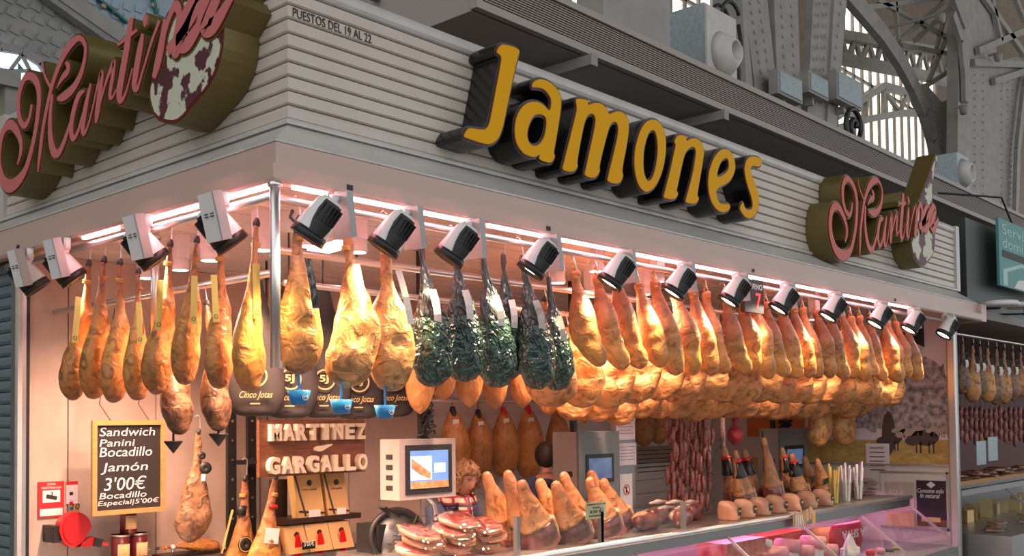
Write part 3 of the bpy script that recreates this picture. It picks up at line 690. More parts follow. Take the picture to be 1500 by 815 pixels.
#        z     rx    ry   offset
LEG = [(0.045, .075, .11, 0), (.09, .085, .13, 0), (.14, .115, .19, .01), (.19, .105, .18, .01), (.28, .125, .23, .02), (.38, .20, .36, .03), (.48, .31, .55, .03), (.58, .42, .75, .02), (.68, .48, .92, .0), (.78, .50, 1.0, -.02), (.87, .455, .88, -.05), (.94, .34, .66, -.08), (.985, .17, .36, -.09), (1.0, .02, .05, -.09)]
SHO = [(0.0, .10, .16, 0), (.02, .16, .26, 0), (.06, .17, .28, 0), (.11, .14, .24, 0), (.2, .19, .36, .02), (.32, .29, .55, .04), (.45, .38, .78, .05), (.58, .43, .92, .03), (.68, .45, 1.0, .0), (.76, .40, .90, .03), (.86, .36, .78, .08), (.94, .26, .58, .12), (.985, .13, .32, .13), (1.0, .02, .05, .13)]
NET = [(0.0, .05, .09, 0), (.05, .16, .25, 0), (.15, .28, .5, .02), (.32, .42, .8, .02), (.5, .5, 1.0, 0), (.68, .48, .98, -.02), (.84, .40, .85, -.04), (.94, .26, .6, -.05), (1.0, .03, .06, -.05)]
def finish(root, L, kind, hk=True, ropem='rope'):
    if kind == 'leg':
        h = MB().loft([[V((math.cos(a)*r*0.9+ox, math.sin(a)*r, -z)) for a in [2*PI*j/10 for j in range(10)]] for z, r, ox in ((0.0, .004, .004), (.008, .012, .003), (.025, .018, 0), (.042, .017, 0))]).build('hoof', 'hoof', root, True, local=True)
        if ropem: MB().lathe([(0.020, -0.012), (0.027, -0.006), (0.020, 0.0), (0.027, 0.006), (0.020, 0.012)], (0, 0, -0.155*L), 12).build('rope_ring', ropem, root, True, local=True)
    if hk:
        MB().tube([(0.0, 0, -0.03), (0.012, 0, 0.0), (0.008, 0, 0.04), (0.006, 0, 0.085), (-0.012, 0, 0.10), (-0.028, 0, 0.085)], 0.0035, 6).build('hook', 'chrome', root, True, local=True)
def strip_label(root, z0, z1, x, y, w, m, tilt=0.0, txt=False):
    MB().loft([[V((x-w/2+tilt*k, y-0.02*math.sin(k*PI)-dy, z0+(z1-z0)*k)) for dy in (0, 0.002)] + [V((x+w/2+tilt*k, y-0.02*math.sin(k*PI)-dy, z0+(z1-z0)*k)) for dy in (0.002, 0)] for k in (0, .25, .5, .75, 1)]).build('paper_label', m, root, local=True)
def strip_side(root, z0, z1, m, off=0.012, w=0.034):
    """paper strip on the side of a leg that shows its narrow edge"""
    g = []
    for k in (0, .25, .5, .75, 1):
        x = -0.05-0.055*k; y = off-0.03*k; z = z0+(z1-z0)*k
        g.append([V((x, y-w/2, z)), V((x, y+w/2, z)), V((x-.002, y+w/2, z)), V((x-.002, y-w/2, z))])
    o = MB().loft(g).build('paper_strip', m, root, local=True)
    MB().lathe([(.009, 0), (.012, 0), (.012, .001), (.009, .001)], (-.1075, off-.03, z1+.03), 12, (Y_, Z_, -X_)).build('strip_stamp', 'ink', o, local=True)
PROTO = {}
for i in range(4):
    r = thing('cured_ham', '', 'ham'); mm = ham_mesh('meat', 'ham_gold', 0.84, LEG, 0.25, 0.085, bend=(-1)**i*0.4, seed=i+1, dent=0.03); mm.parent = r
    finish(r, 0.84, 'leg'); PROTO['leg', i] = r
for i in range(4):
    r = thing('cured_ham_shoulder', '', 'ham'); mm = ham_mesh('meat', 'ham_shoulder', 0.64, SHO, 0.19, 0.075, bend=0.3*(i-1.5), seed=i+11, dent=0.025); mm.parent = r
    finish(r, 0.64, 'sho')
    MB().tube([(0.016*math.cos(a)+0.0, 0.02*math.sin(a), -0.045+0.004*math.sin(3*a)) for a in [2*PI*k/12 for k in range(13)]], 0.005, 6).build('twine', 'rope', r, True, local=True)
    MB().tube([(0, 0, -0.03), (-0.012, 0.004, 0.02), (0.008, -0.004, 0.03), (-0.008, 0.006, 0.045), (0.004, 0, 0.06)], 0.006, 6).build('twine_knot', 'rope', r, True, local=True)
    PROTO['sho', i] = r
for i in range(4):
    r = thing('cured_ham', '', 'ham'); mm = ham_mesh('meat', 'ham_pale', 0.84, LEG, 0.27, 0.095, bend=(-1)**i*0.5, seed=i+21, dent=0.045, rough=0.016); mm.parent = r
    finish(r, 0.84, 'leg'); PROTO['pale', i] = r
for i in range(2):
    r = thing('aged_ham', '', 'ham'); mm = ham_mesh('meat', 'ham_dark', 0.84, LEG, 0.25, 0.085, seed=i+31, dent=0.04, rough=0.014); mm.parent = r
    finish(r, 0.84, 'leg', ropem=None); PROTO['dark', i] = r
for i in range(2):
    r = thing('netted_ham', '', 'ham'); mm = ham_mesh('meat', 'ham_net', 0.5, NET, 0.25, 0.10, seed=i+41, rough=0.006); mm.parent = r
    MB().tube([(0, 0, -0.01), (0, 0, 0.05), (0.01, 0, 0.07)], 0.004, 6).build('cord', 'rope_brown', r, True, local=True); PROTO['net', i] = r
def foil_proto(i):
    r = thing('foil_wrapped_ham', '', 'ham')
    P = [(0.0, .03, .05, 0), (.02, .075, .12, 0), (.08, .09, .15, 0), (.13, .075, .13, 0), (.2, .11, .2, .01), (.32, .20, .36, .02), (.45, .32, .6, .02), (.58, .43, .85, .01), (.72, .50, 1.0, -.01), (.85, .49, .95, -.03), (.94, .40, .75, -.05), (.985, .25, .45, -.05), (1.0, .05, .1, -.05)]
    rings = []; n = 44; seg = 28; W, T, L = 0.235, 0.095, 0.76
    for a_ in range(n+1):
        f = a_/n*(len(P)-1); k = min(int(f), len(P)-2); t = f-k; lp = lambda q: P[k][q]*(1-t)+P[k+1][q]*t
        z, rx, ry, ox = lp(0), lp(1)*W, lp(2)*T, lp(3)*W; ring = []
        for j in range(seg):
            a = 2*PI*j/seg; x = math.cos(a)*rx; y = math.sin(a)*ry
            q = V((x*14+i*7, y*14, z*L*(7 if z < .5 else 14)+i*3)); cr = abs(noise.noise(q*.8))*0.024 + abs(noise.noise(V((q.x*1.2, q.y*1.2, q.z*2.2))))*0.010
            s = 1+(cr-0.014)*min(1, 3*z+.2)/max(math.hypot(x, y), .02)
            ring.append(V((ox+x*s, y*s, -z*L)))
        rings.append(ring)
    k = int(n*0.55)
    MB().loft(rings[:k+1]).build('upper_foil', 'foil_grey', r, True, local=True)
    MB().loft(rings[k:]).build('lower_foil', 'foil_green', r, True, local=True)
    MB().tube([(0.05*math.cos(a)+.004, 0.036*math.sin(a), -0.295+0.012*math.cos(a)) for a in [2*PI*q/16 for q in range(17)]], 0.003, 5).build('band', 'paper_pink', r, True, local=True)
    finish(r, L, 'x'); PROTO['foil', i] = r
for i in range(3): foil_proto(i)
strip_specs = {}
USED = set()
def hang(kind, i, T, B, L0, nrm, label, group=None, wscale=1.0, strip=None, name=None):
    """hang a copy so that its top is at T and its bottom at B; nrm is where its cut side faces"""
    key = (kind, i)
    if key in USED: o = copy_tree(PROTO[key])
    else: o = PROTO[key]; USED.add(key)
    T = V(T); B = V(B); z = (T-B); s = z.length/L0; z.normalize()
    y = -V(nrm); y = (y - z*y.dot(z)).normalized(); x = y.cross(z)
    o.matrix_world = Matrix.Translation(T) @ Matrix((x, y, z)).transposed().to_4x4() @ Matrix.Diagonal((s*wscale, s*wscale, s, 1))
    tag(o, label, 'ham', group)
    if name: o.name = name
    if strip: strip_label(o, *strip)
    return o
FRONT = V((-0.1, -1, 0)); LEFT = V((-1, -0.1, 0))
# narrow hams along the short face
LH = [((131,352),(108,586)), ((153,352),(139,584)), ((176,378),(168,590)), ((203,392),(203,586)), ((250,326),(230,578)), ((289,345),(272,563)), ((322,345),(322,570)), ((376,284),(366,573))]
for k, (a, b) in enumerate(LH):
    T = BX(*a, -0.18); B = BX(*b, -0.165+0.02*(k % 2)); T.z = min(T.z, 2.68)
    st = k in (0, 3, 4, 5, 6, 7)
    o = hang('leg', k % 4, T, B, 0.84, V((.67, -.74, 0)), 'narrow golden ham with rope ring and yellow strip on the short rail' if st else 'narrow golden ham without a yellow strip on the short rail', 'golden hams on the short rail', 1.0)
    if st: strip_side(o, -0.22, -0.48, 'label_yellow', (-1)**k*.018)
# three broad hams right of the corner post
for k, (a, b, lab, st) in enumerate((((437,284),(444,549),'broad golden ham with black foil band beside the corner post', None), ((505,300),(517,569),'broad golden ham with white paper strip between two others', (-0.22,-0.50,0.035,-0.055,0.034,'paper',0.03)), ((566,318),(581,573),'broad golden ham with white strip next to the foil-wrapped hams', (-0.22,-0.50,0.035,-0.055,0.034,'paper',0.05)))):
    T = BY(*a, -0.16); B = BY(*b, -0.17); T.z = min(T.z, 2.69)
    o = hang('pale' if k else 'leg', (k+1) % 4, T, B, 0.84, V((-0.45, -0.9, 0)), lab, None, 1.0, st)
    if k == 0:
        strip_label(o, -0.24, -0.50, 0.03, -0.06, 0.035, 'foil_grey', 0.035)
        MB().tube([(-0.03, 0, 0.02), (-0.045, -0.02, -0.02), (-0.01, -0.025, -0.06), (-0.04, -0.02, -0.075), (0.0, -0.03, -0.085)], 0.009, 6).build('black_ribbon', 'black', o, True, local=True)
# foil wrapped hams
FH = [((616,352),(640,567)), ((665,318),(686,560)), ((706,352),(735,568)), ((737,338),(744,560)), ((764,338),(795,570)), ((803,404),(822,572))]
for k, (a, b) in enumerate(FH):
    T = BY(*a, -0.17+0.03*(k in (3, 5))); B = BY(*b, -0.17+(.17 if k == 3 else .08*(k == 5))); T.z = min(T.z, 2.68)
    o = hang('foil', k % 3, T, B, 0.76, V((-0.4, -0.92, 0)), {0: 'foil-wrapped ham with a pink paper tag beside the broad golden hams', 3: 'foil-wrapped ham without a tag squeezed between two others', 5: 'foil-wrapped ham next to the orange shoulder hams'}.get(k, 'ham in crinkled green and silver foil with a white paper tag'), 'foil-wrapped hams on the long rail', 1.0)
    if k != 3: strip_label(o, -0.26, -0.43, 0.01, -0.062, 0.04, 'paper' if k else 'paper_pink', 0.012)
# upper row of shoulders
N = 25
xa, xb = 1.80, 6.62
for k in range(N):
    f = k/(N-1); x = xa+(xb-xa)*f + random.uniform(-.014, .014)
    zt = 2.665 + random.uniform(-.03, .02); zb = 2.09 + random.uniform(-.025, .035) + 0.03*f
    y = -0.15 + random.uniform(-.02, .02)
    hang('sho', random.randrange(4), (x, y, zt), (x+0.16+random.uniform(-.03, .03), y-0.02, zb), 0.64, V((-0.75, -0.66, 0)).normalized()+V((random.uniform(-.2, .2), 0, 0)), 'orange cured shoulder ham in the long upper row', 'shoulder hams on the long rail', 1.12)
# two lower rows of broad hams behind them, hooked over their rails
for row, (y, zr, zb, n, x0, x1, lab) in enumerate(((0.20, 2.60, 1.905, 19, 1.95, 7.0, 'broad pale ham in the row just behind the shoulders'), (0.60, 2.52, 1.80, 19, 2.66, 7.2, 'broad pale ham in the rearmost lower row'))):
    for k in range(n):
        x = x0+(x1-x0)*k/(n-1)+random.uniform(-.012, .012); zz = zb+random.uniform(-.03, .03)+0.03*k/n; s_ = (zr-.072-zz)/.84
        hang('pale', random.randrange(4), (x, y, zr+.020-.095*s_), (x+0.10, y-0.03, zz), 0.84, V((-0.80+random.uniform(-.06, .06), -0.60, 0)), lab, 'lower rows of pale hams', 1.04/s_)
# dark hams on the lower inner rail of the short side, one hung on the wall
for (a, b, y, lab, wd) in (((285,400),(268,637),0,'dark aged ham hanging above the chalkboard corner',1.15), ((335,395),(325,632),0,'dark aged ham hanging beside the black cotton bags',1.1), ((291,628),(283,796),2.1,'long brown ham with black round tags on the back wall',1.0)):
    if y: T = BY(*a, y); B = BY(*b, y)
    else: B = BX(*b, .16); T = V((.085, B.y+.02, 2.43))
    o = hang('dark', 0 if y > 2 else 1, T, B, 0.84, V((-0.3, -0.95, 0)) if y else V((.67, -.74, 0)), lab, None, wd)
    if y > 2:
        for q, (dx, dz, r) in enumerate(((0.02, -0.20, 0.028), (0.05, -0.29, 0.045))):
            MB().lathe([(0.0005, -0.006), (r, -0.006), (r, 0.0), (0.0005, 0.0)], (dx, -0.06, dz), 16, (X_, Z_, -Y_)).build('round_tag', 'black', o, True, local=True)
        MB().box((0.035, -0.062, -0.36), (0.03, 0.004, 0.05)).build('paper_label', 'paper', o, local=True)
# small hams peeping out behind and below the foil ones
for k, (px, py) in enumerate(((618,607),(652,588),(690,597),(728,600),(768,598),(806,610),(836,606),(858,622))):
    B = BY(px, py, 0.60 if k < 5 else .82); T = V((B.x-.02, B.y, 2.455 if k < 5 else 2.375)); hang('net', k % 2, T, B, 0.5, V((-0.4, -0.9, 0)), 'small golden ham peeping out below the foil-wrapped hams', 'small hams behind the foil hams', 0.72*.5/(T.z-B.z))
# netted hams by the back wall with labelled tops
for k, (px, py, tp) in enumerate(((668,712,600),(705,706,604),(742,702,600),(778,704,598),(820,690,600))):
    y = 2.2
    B = BY(px, py, y); T = BY(px-5, tp, y)
    o = hang('net', k % 2, T, B, 0.5, V((-0.4, -0.9, 0)), 'golden netted ham with red cap hanging by the back wall' if k in (2, 3) else 'golden netted ham hanging by the back wall', 'netted hams by the back wall', 0.85)
    if k < 4:
        MB().lathe([(0.018, 0.02), (0.030, -0.02), (0.045, -0.07), (0.047, -0.075)], (0, 0, 0), 12).build('cap', 'red' if k in (2, 3) else 'black', o, True, local=True)
        MB().box((0.0, -0.055, -0.10), (0.05, 0.004, 0.07)).build('paper_label', 'paper', o, local=True)
for k, (px, py) in enumerate(((1202,655),(1240,654))):
    B = BY(px, py, .82); hang('pale', k, V((B.x-.03, .82, 2.37)), B, 0.84, V((-0.3, -0.95, 0)), 'dark-edged ham hanging low over the bread-stick glasses', 'low hams by the third scale', 1.1)
for k in range(3):
    B = BY(945+k*22, 655-k*3, 2.2); hang('net', k % 2, V((B.x, 2.2, 1.962)), B, 0.5, V((-0.3, -0.95, 0)), 'orange ham hanging behind the string of thin sausages', 'hams behind the sausages', 1.1)
# ================================================================ things on the back wall and back counter
def slab(px0, py0, px1, py1, y, t):
    """box facing -y whose front face fills the pixel box on plane y"""
    a = BY(px0, py1, y); b = BY(px1, py0, y)
    return MB().bb((a.x, y, min(a.z, b.z)), (b.x, y+t, max(a.z, b.z))), a, b
bc = thing('back_counter', 'low counter along the back wall under the chalkboard', 'counter', (1.5, 2.2, 0))
for x0, x1, y0, y1, z in ((0.0, 3.1, 2.20, 2.5, .93), (0.0, .70, 1.95, 2.20, .93), (1.42, 3.1, 1.95, 2.20, .93), (.70, 1.42, 1.80, 2.20, .55)):   # with a low bay for the standing hams
    MB().bb((x0, y0, 0.0), (x1, y1, z)).build('cabinet', 'wall_white', bc); MB().bb((x0, y0-.01, z), (x1, y1, z+.035)).build('worktop', 'alu', bc)
CT = 0.965
# CCTV notice
m, a, b = slab(56, 705, 94, 760, 2.520, 0.008); t = thing('camera_notice', 'red and white video surveillance notice on the back wall', 'sign', (a.x, 2.52, a.z)); m.build('plate', 'red_sign', t)
W_, H_ = b.x-a.x, b.z-a.z
MB().bb((a.x+.16*W_, 2.517, a.z+.42*H_), (b.x-.16*W_, 2.52, b.z-.24*H_)).build('picture_field', 'white', t)
MB().bb((a.x+.06*W_, 2.517, a.z+.05*H_), (b.x-.06*W_, 2.52, a.z+.25*H_)).build('blank_field', 'white', t)
MB().box((a.x+.5*W_, 2.515, a.z+.57*H_), (.42*W_, .003, .10*H_), (V((1, 0, -.25)), Y_, V((.25, 0, 1)))).build('camera_symbol', 'ink', t)
MB().bb((a.x+.5*W_, 2.514, a.z+.60*H_), (a.x+.54*W_, 2.517, a.z+.72*H_)).build('camera_stem', 'ink', t)
m = MB(); text(m, 'ZONA', (a.x+.33*W_, 2.519, b.z-.10*H_), X_, Z_, .34*W_, .06*H_, -Y_); text(m, 'VIDEOVIGILADA', (a.x+.1*W_, 2.519, b.z-.20*H_), X_, Z_, .8*W_, .06*H_, -Y_); m.build('lettering', 'white', t)
m, a, b = slab(97, 705, 114, 739, 2.522, 0.004); t = thing('payment_stickers', 'narrow strip of card payment stickers beside the surveillance notice', 'sticker', (a.x, 2.522, a.z)); m.build('strip', 'paper_pink', t)
MB().bb((a.x, 2.52, b.z-0.02), (b.x, 2.522, b.z)).build('header', 'red_sign', t)
for k, mm in enumerate(('white', 'ink', 'white', 'red', 'blue_plastic')): MB().bb((a.x+.02, 2.52, b.z-.055-k*.03), (b.x-.03, 2.522, b.z-.035-k*.03)).build('sticker', mm, t)
m, a, b = slab(100, 739, 116, 752, 2.521, 0.004); t = thing('handwritten_card', 'small card with handwritten 10 above the red ticket dispenser', 'card', (a.x, 2.521, a.z)); m.build('card', 'carton', t)
m = MB(); text(m, '10', (a.x+.02, 2.52, a.z+.02), X_, Z_, .05, .035, -Y_, shear=.2); m.build('lettering', 'ink', t)
# ticket dispenser: round red shell with a beak
c = BY(107, 776, 2.40); t = thing('ticket_dispenser', 'red snail-shaped queue ticket dispenser on the back wall', 'dispenser', (c.x, 2.4, c.z-.12))
sh_ = [(math.cos(q)*.098*(1 if math.sin(q) > -.2 else .95), math.sin(q)*.105) for q in [PI*2*k/28 for k in range(28)]]
pl = [(x, z) for x, z in sh_ if not (x > 0.03 and z < 0.02)]
k0 = max(range(len(pl)), key=lambda i: pl[i][0]); body = []
for x, z in sh_:
    if x > 0.02 and z < -0.015: continue
    body.append((x, z))
i0 = [i for i in range(len(sh_)) if sh_[i][0] > 0.02 and sh_[i][1] < -0.015]
loop = [p for p in sh_[:i0[0]]] + [(0.10, -0.045), (0.165, -0.075), (0.175, -0.095), (0.15, -0.11), (0.06, -0.105), (0.02, -0.105)] + [p for p in sh_[i0[-1]+1:]]
loop = [p for i, p in enumerate(loop) if True]
loop = smooth_poly(sorted(loop, key=lambda p: 0) , 1)
MB().prism([loop], lambda u, v, d: V((c.x+u, 2.40+d, c.z+v)), -.035, .035).build('shell', 'red', t)
MB().prism([[(x*.8, z*.8) for x, z in sh_]], lambda u, v, d: V((c.x+u, 2.40+d, c.z+v)), -.042, -.034).build('cover_disc', 'red', t)
MB().box((c.x+.135, 2.395, c.z-.088), (.05, .085, .05), (V((1, 0, -.3)), Y_, V((.3, 0, 1)))).build('ticket_slot', 'black', t)
MB().box((c.x+.175, 2.392, c.z-.10), (.05, .06, .02), (V((1, 0, -.1)), Y_, V((.1, 0, 1)))).build('ticket', 'red_sign', t)
mb = MB().bb((c.x-.125, 2.38, c.z-.07), (c.x-.085, 2.53, c.z+.03)).build('wall_bracket', 'black', t)
for k in range(6): MB().bb((c.x-.09, 2.375, c.z-.062+k*.015), (c.x-.062, 2.40, c.z-.055+k*.015)).build('bracket_rib', 'black', mb)
# chalkboard
m, a, b = slab(135, 616, 242, 757, 2.20, 0.02); t = thing('chalkboard', 'wood-framed chalkboard with sandwich prices hung by wires', 'chalkboard', (a.x, 2.2, a.z))
W_, H_ = b.x-a.x, b.z-a.z; f = .028
MB().bb((a.x+f, 2.208, a.z+f), (b.x-f, 2.218, b.z-f)).build('slate', 'chalkboard', t)
for p, q in (((a.x, a.z), (b.x, a.z+f)), ((a.x, b.z-f), (b.x, b.z)), ((a.x, a.z+f), (a.x+f, b.z-f)), ((b.x-f, a.z+f), (b.x, b.z-f))): MB().bb((p[0], 2.195, p[1]), (q[0], 2.22, q[1])).build('frame_rail', 'wood_frame', t)
for s_, x0, x1, z0, z1 in (('Sandwich', .10, .86, .835, .925), ('Panini', .10, .58, .725, .80), ('Bocadillo', .10, .82, .615, .715), ('Jamón', .12, .76, .43, .55), ('3\'00€', .16, .74, .255, .40), ('Bocadillo', .10, .74, .17, .235), ('Especial|5\'00€', .08, .92, .085, .155)):
    m = MB(); text(m, s_, (a.x+x0*W_, 2.2075, a.z+z0*H_), X_, Z_, (x1-x0)*W_, (z1-z0)*H_, -Y_, depth=.0015, shear=.15); m.build('chalk_writing', 'chalk', t)
for u in (.25, .78): MB().tube([(a.x+u*W_, 2.21, b.z), (a.x+u*W_-.06, 2.23, b.z+.10), (a.x+u*W_+.02, 2.2, b.z+.68)], .0025, 5).build('wire', 'cable', t, True)
# grissini cans on the back counter
for k, (px0, px1, py0, py1) in enumerate(((163, 190, 782, 830), (191, 216, 780, 830), (176, 200, 757, 783))):
    y = 2.36; p = BY((px0+px1)/2, py0, y); r = (BY(px1, py0, y).x-BY(px0, py0, y).x)/2*0.93; h = 0.17
    z0 = CT if k < 2 else CT+.172
    t = thing('breadstick_can', ('maroon can of breadsticks stacked on top of two others' if k == 2 else 'maroon can of breadsticks at the bottom of the stack'), 'can', (p.x, y, z0), 'breadstick cans under the chalkboard')
    MB().lathe([(r, 0), (r, h)], (p.x, y, z0), 20).build('body', 'can_maroon', t, True); MB().lathe([(r+.004, h-.012), (r+.004, h), (r*.9, h)], (p.x, y, z0), 20).build('lid', 'alu', t, True)
    for q in range(7):
        an = -2.25+q*.19; MB().tube([(p.x+math.cos(an)*(r+.001), y+math.sin(an)*(r+.001), z0+.03), (p.x+math.cos(an+.06)*(r+.001), y+math.sin(an+.06)*(r+.001), z0+h*.66)], .007, 6).build('breadstick_print', 'bread', t, True)
# black drip cups shaped like arrows, blue drip cups
def drip(px, py, y, w, m, lab, group, txt=None):
    p = BY(px, py, y); t = thing('drip_cup', lab, 'drip cup', p, group)
    MB().lathe([(.002, -w*.62), (w*.5, 0), (w*.5, .006), (.003, .004)] if txt is None else [(w*.30, -w*.62), (w*.34, -w*.62), (w*.5, 0), (w*.47, .0), (w*.3, -w*.5)], p, 18).build('cup', m, t, True)
    MB().tube([p+V((0, 0, -.02)), p+V((0, 0, .02)), p+V((0, 0, .10 if txt is None else .11))], .006, 6).build('spike', m, t, True)
    if txt:
        MB().lathe([(w*.13, -.002), (w*.15, -.002), (w*.15, 0), (w*.13, 0)], p+V((0, -w*.44, -w*.28)), 16, (X_, Z_, -Y_)).build('logo_ring', 'white', t)
        m2 = MB(); text(m2, txt, p+V((-w*.1, -w*.44, -w*.32)), X_, Z_, w*.2, w*.09, -Y_); m2.build('lettering', 'white', t)
def drip_at(px, py, bx_, by_, m, lab, group): drip(px, py, BX(bx_, by_, .16).y, .095, m, lab, group)
drip_at(254, 648, 268, 637, 'black', 'black arrow-shaped drip cup under the first dark ham', 'black drip cups')
drip_at(320, 637, 325, 632, 'black', 'black arrow-shaped drip cup under the second dark ham', 'black drip cups')
for k, (px, py) in enumerate(((438, 572), (500, 586), (564, 594))): drip(px, py, -0.17, .10, 'blue_plastic', 'blue plastic drip cup hanging before the black cotton bags', 'blue drip cups', 'ICM')
# black cotton bags with gold print
BAGP = [(.0, .12, .2, 0), (.15, .2, .4, 0), (.35, .33, .7, 0), (.6, .46, .95, 0), (.8, .5, 1., 0), (.92, .44, .9, 0), (.98, .34, .6, 0), (1., .2, .3, 0)]
for k, (px, py) in enumerate(((374, 610), (424, 613), (474, 612), (524, 614), (574, 611))):
    y = .92; B = BY(px, py, y); L = .72
    t = thing('cotton_ham_bag', 'black cotton ham bag printed with a gold 5J emblem', 'bag', B, 'black bags behind the broad hams')
    bm_ = ham_mesh('cloth', 'bag_black', L, BAGP, .31, .055, seed=60+k, rough=.005); bm_.parent = t; bm_.location = (0, 0, L)
    fy = B.y-.066; z = B.z+.21; t.rotation_euler.z = -.52
    MB().lathe([(.05, 0), (.058, 0), (.058, .003), (.05, .003)], (B.x, fy, z), 24, (X_, Z_, -Y_)).build('emblem_ring', 'gold_print', t)
    m = MB(); text(m, '5J', (B.x-.03, fy, z-.024), X_, Z_, .05, .05, -Y_, bold=.02); m.build('emblem', 'gold_print', t)
    m = MB(); text(m, 'Cinco Jotas', (B.x-.085, fy+.004, z-.125), X_, Z_, .17, .045, -Y_, shear=.4); m.build('script_lettering', 'gold_print', t)
    MB().bb((B.x-.03, fy+.002, z-.148), (B.x+.02, fy+.006, z-.142)).build('small_print', 'gold_print', t)
    MB().tube([(B.x, y, B.z+L-.01), (B.x, y, B.z+L+.10), (B.x, y, 2.86)], .005, 6).build('cord', 'black', t)
# dark ham rack with stands
t = thing('ham_rack', 'black metal upright rack with holes beside the wooden sign', 'rack', (1.25, 2.3, CT))
for px in (338, 367):
    p = BY(px, 700, 2.3); u = MB().bb((p.x-.032, 2.28, CT), (p.x+.032, 2.31, 2.35)).build('upright', 'black', t)
    for k in range(9): MB().lathe([(.009, .001), (.009, .004), (.0005, .004)], (p.x, 2.28, 1.05+k*.13), 10, (X_, Z_, -Y_)).build('bolt', 'alu', u)
a = BY(352, 678, 2.2); b = BY(385, 676, 2.2)
MB().bar((a.x, 2.24, a.z), (b.x, 2.20, b.z), .05, .03).build('arm', 'black', t)
# hams standing hoof-up on the back counter
def standing(kind, i, tip, base, y, L0, lab, grp, nrm=V((-.4, -.9, 0)), ws=1.0):
    T = BY(*tip, y); B = BY(base[0], base[1], y); B.z = .587; nrm = V((-.2, -.98, 0))
    return hang(kind, i, T, B, L0, nrm, lab, grp, ws)
o = standing('leg', 0, (359, 695), (338, 880), 2.09, .84, 'ham standing hoof-up in a rack with black collar', None, ws=.95)
MB().lathe([(.028, -.03), (.033, -.03), (.033, .03), (.028, .03)], (0, 0, -.22), 12).build('collar', 'black', o, True, local=True)
MB().lathe([(.0005, .0), (.05, 0), (.05, .006), (.0005, .006)], (.02, -.075, -.42), 20, (X_, Z_, -Y_)).build('round_tag', 'black', o, True, local=True)
MB().lathe([(.040, .006), (.045, .006), (.045, .008), (.040, .008)], (.02, -.075, -.42), 20, (X_, Z_, -Y_)).build('tag_ring', 'gold_print', o, local=True)
o = standing('leg', 1, (405, 693), (378, 880), 1.88, .84, 'ham standing hoof-up with red band and white price label', None, ws=1.0)
MB().lathe([(.026, -.012), (.032, -.012), (.032, .012), (.026, .012)], (0, 0, -.20), 12).build('red_band', 'red', o, True, local=True)
MB().box((0.0, -.05, -.37), (.085, .004, .09)).build('price_label', 'paper', o, local=True)
T = BY(228, 804, 2.32); B = T+V((.46, .02, -.02)); o = hang('leg', 2, T, B, .84, V((0, -.3, .9)), 'ham lying on a carving stand, hoof pointing at the cans', None, 1.0)
MB().lathe([(.03, -.02), (.034, 0), (.03, .02)], (0, 0, -.22), 12).build('paper_collar', 'paper', o, True, local=True)
t = thing('carving_stand', 'wood carving stand holding the lying ham', 'stand', (T.x+.3, 2.32, CT)); MB().bb((T.x+.02, 2.25, CT), (T.x+.46, 2.40, CT+.02)).build('base', 'dark_wood', t); MB().tube([(T.x+.12, 2.325, CT+.015), (T.x+.12, 2.325, T.z-.015)], .010, 8).build('clamp_post', 'chrome', t, True)
MB().bb((T.x+.30, 2.29, CT+.015), (T.x+.36, 2.37, T.z-.045)).build('rest_block', 'dark_wood', t)
# wooden sign with raised cream letters
m, a, b = slab(380, 615, 534, 700, 1.80, .03); t = thing('wooden_sign', 'brown wooden sign with raised cream letters Martinez Gargallo', 'sign', (a.x, 1.8, a.z)); m.build('board', 'wood_sign', t)
W_, H_ = b.x-a.x, b.z-a.z
for s_, x0, x1, z0, z1 in (('MARTINEZ', .06, .985, .63, .93), ('GARGALLO', .04, 1.0, .045, .35)):
    n = len(s_); cw = (x1-x0)*W_/n
    for k, ch in enumerate(s_):
        wd = cw*(.38 if ch == 'I' else .80); m = MB(); text(m, ch, (a.x+x0*W_+cw*k+(cw-wd)/2, 1.80, a.z+z0*H_), X_, Z_, wd, (z1-z0)*H_, -Y_, depth=.045, bold=.045); m.build('letter', 'cream', t)
hp2 = [(-.9, -.3), (-.8, .2), (-.3, .5), (.1, .42), (.5, .62), (.95, .75), (.95, .5), (.5, .2), (.2, -.1), (-.2, -.5), (-.7, -.6)]
MB().prism([smooth_poly([(a.x+W_*(.56+.085*x), a.z+H_*(.48+.10*z)) for x, z in hp2], 2)], lambda u, v, d: V((u, 1.8+d, v)), -.04, 0).build('ham_emblem', 'cream', t)
for u in (.08, .92): MB().bb((a.x+u*W_-.006, 1.812, b.z), (a.x+u*W_+.006, 1.82, 2.86)).build('hanger_rod', 'black', t)
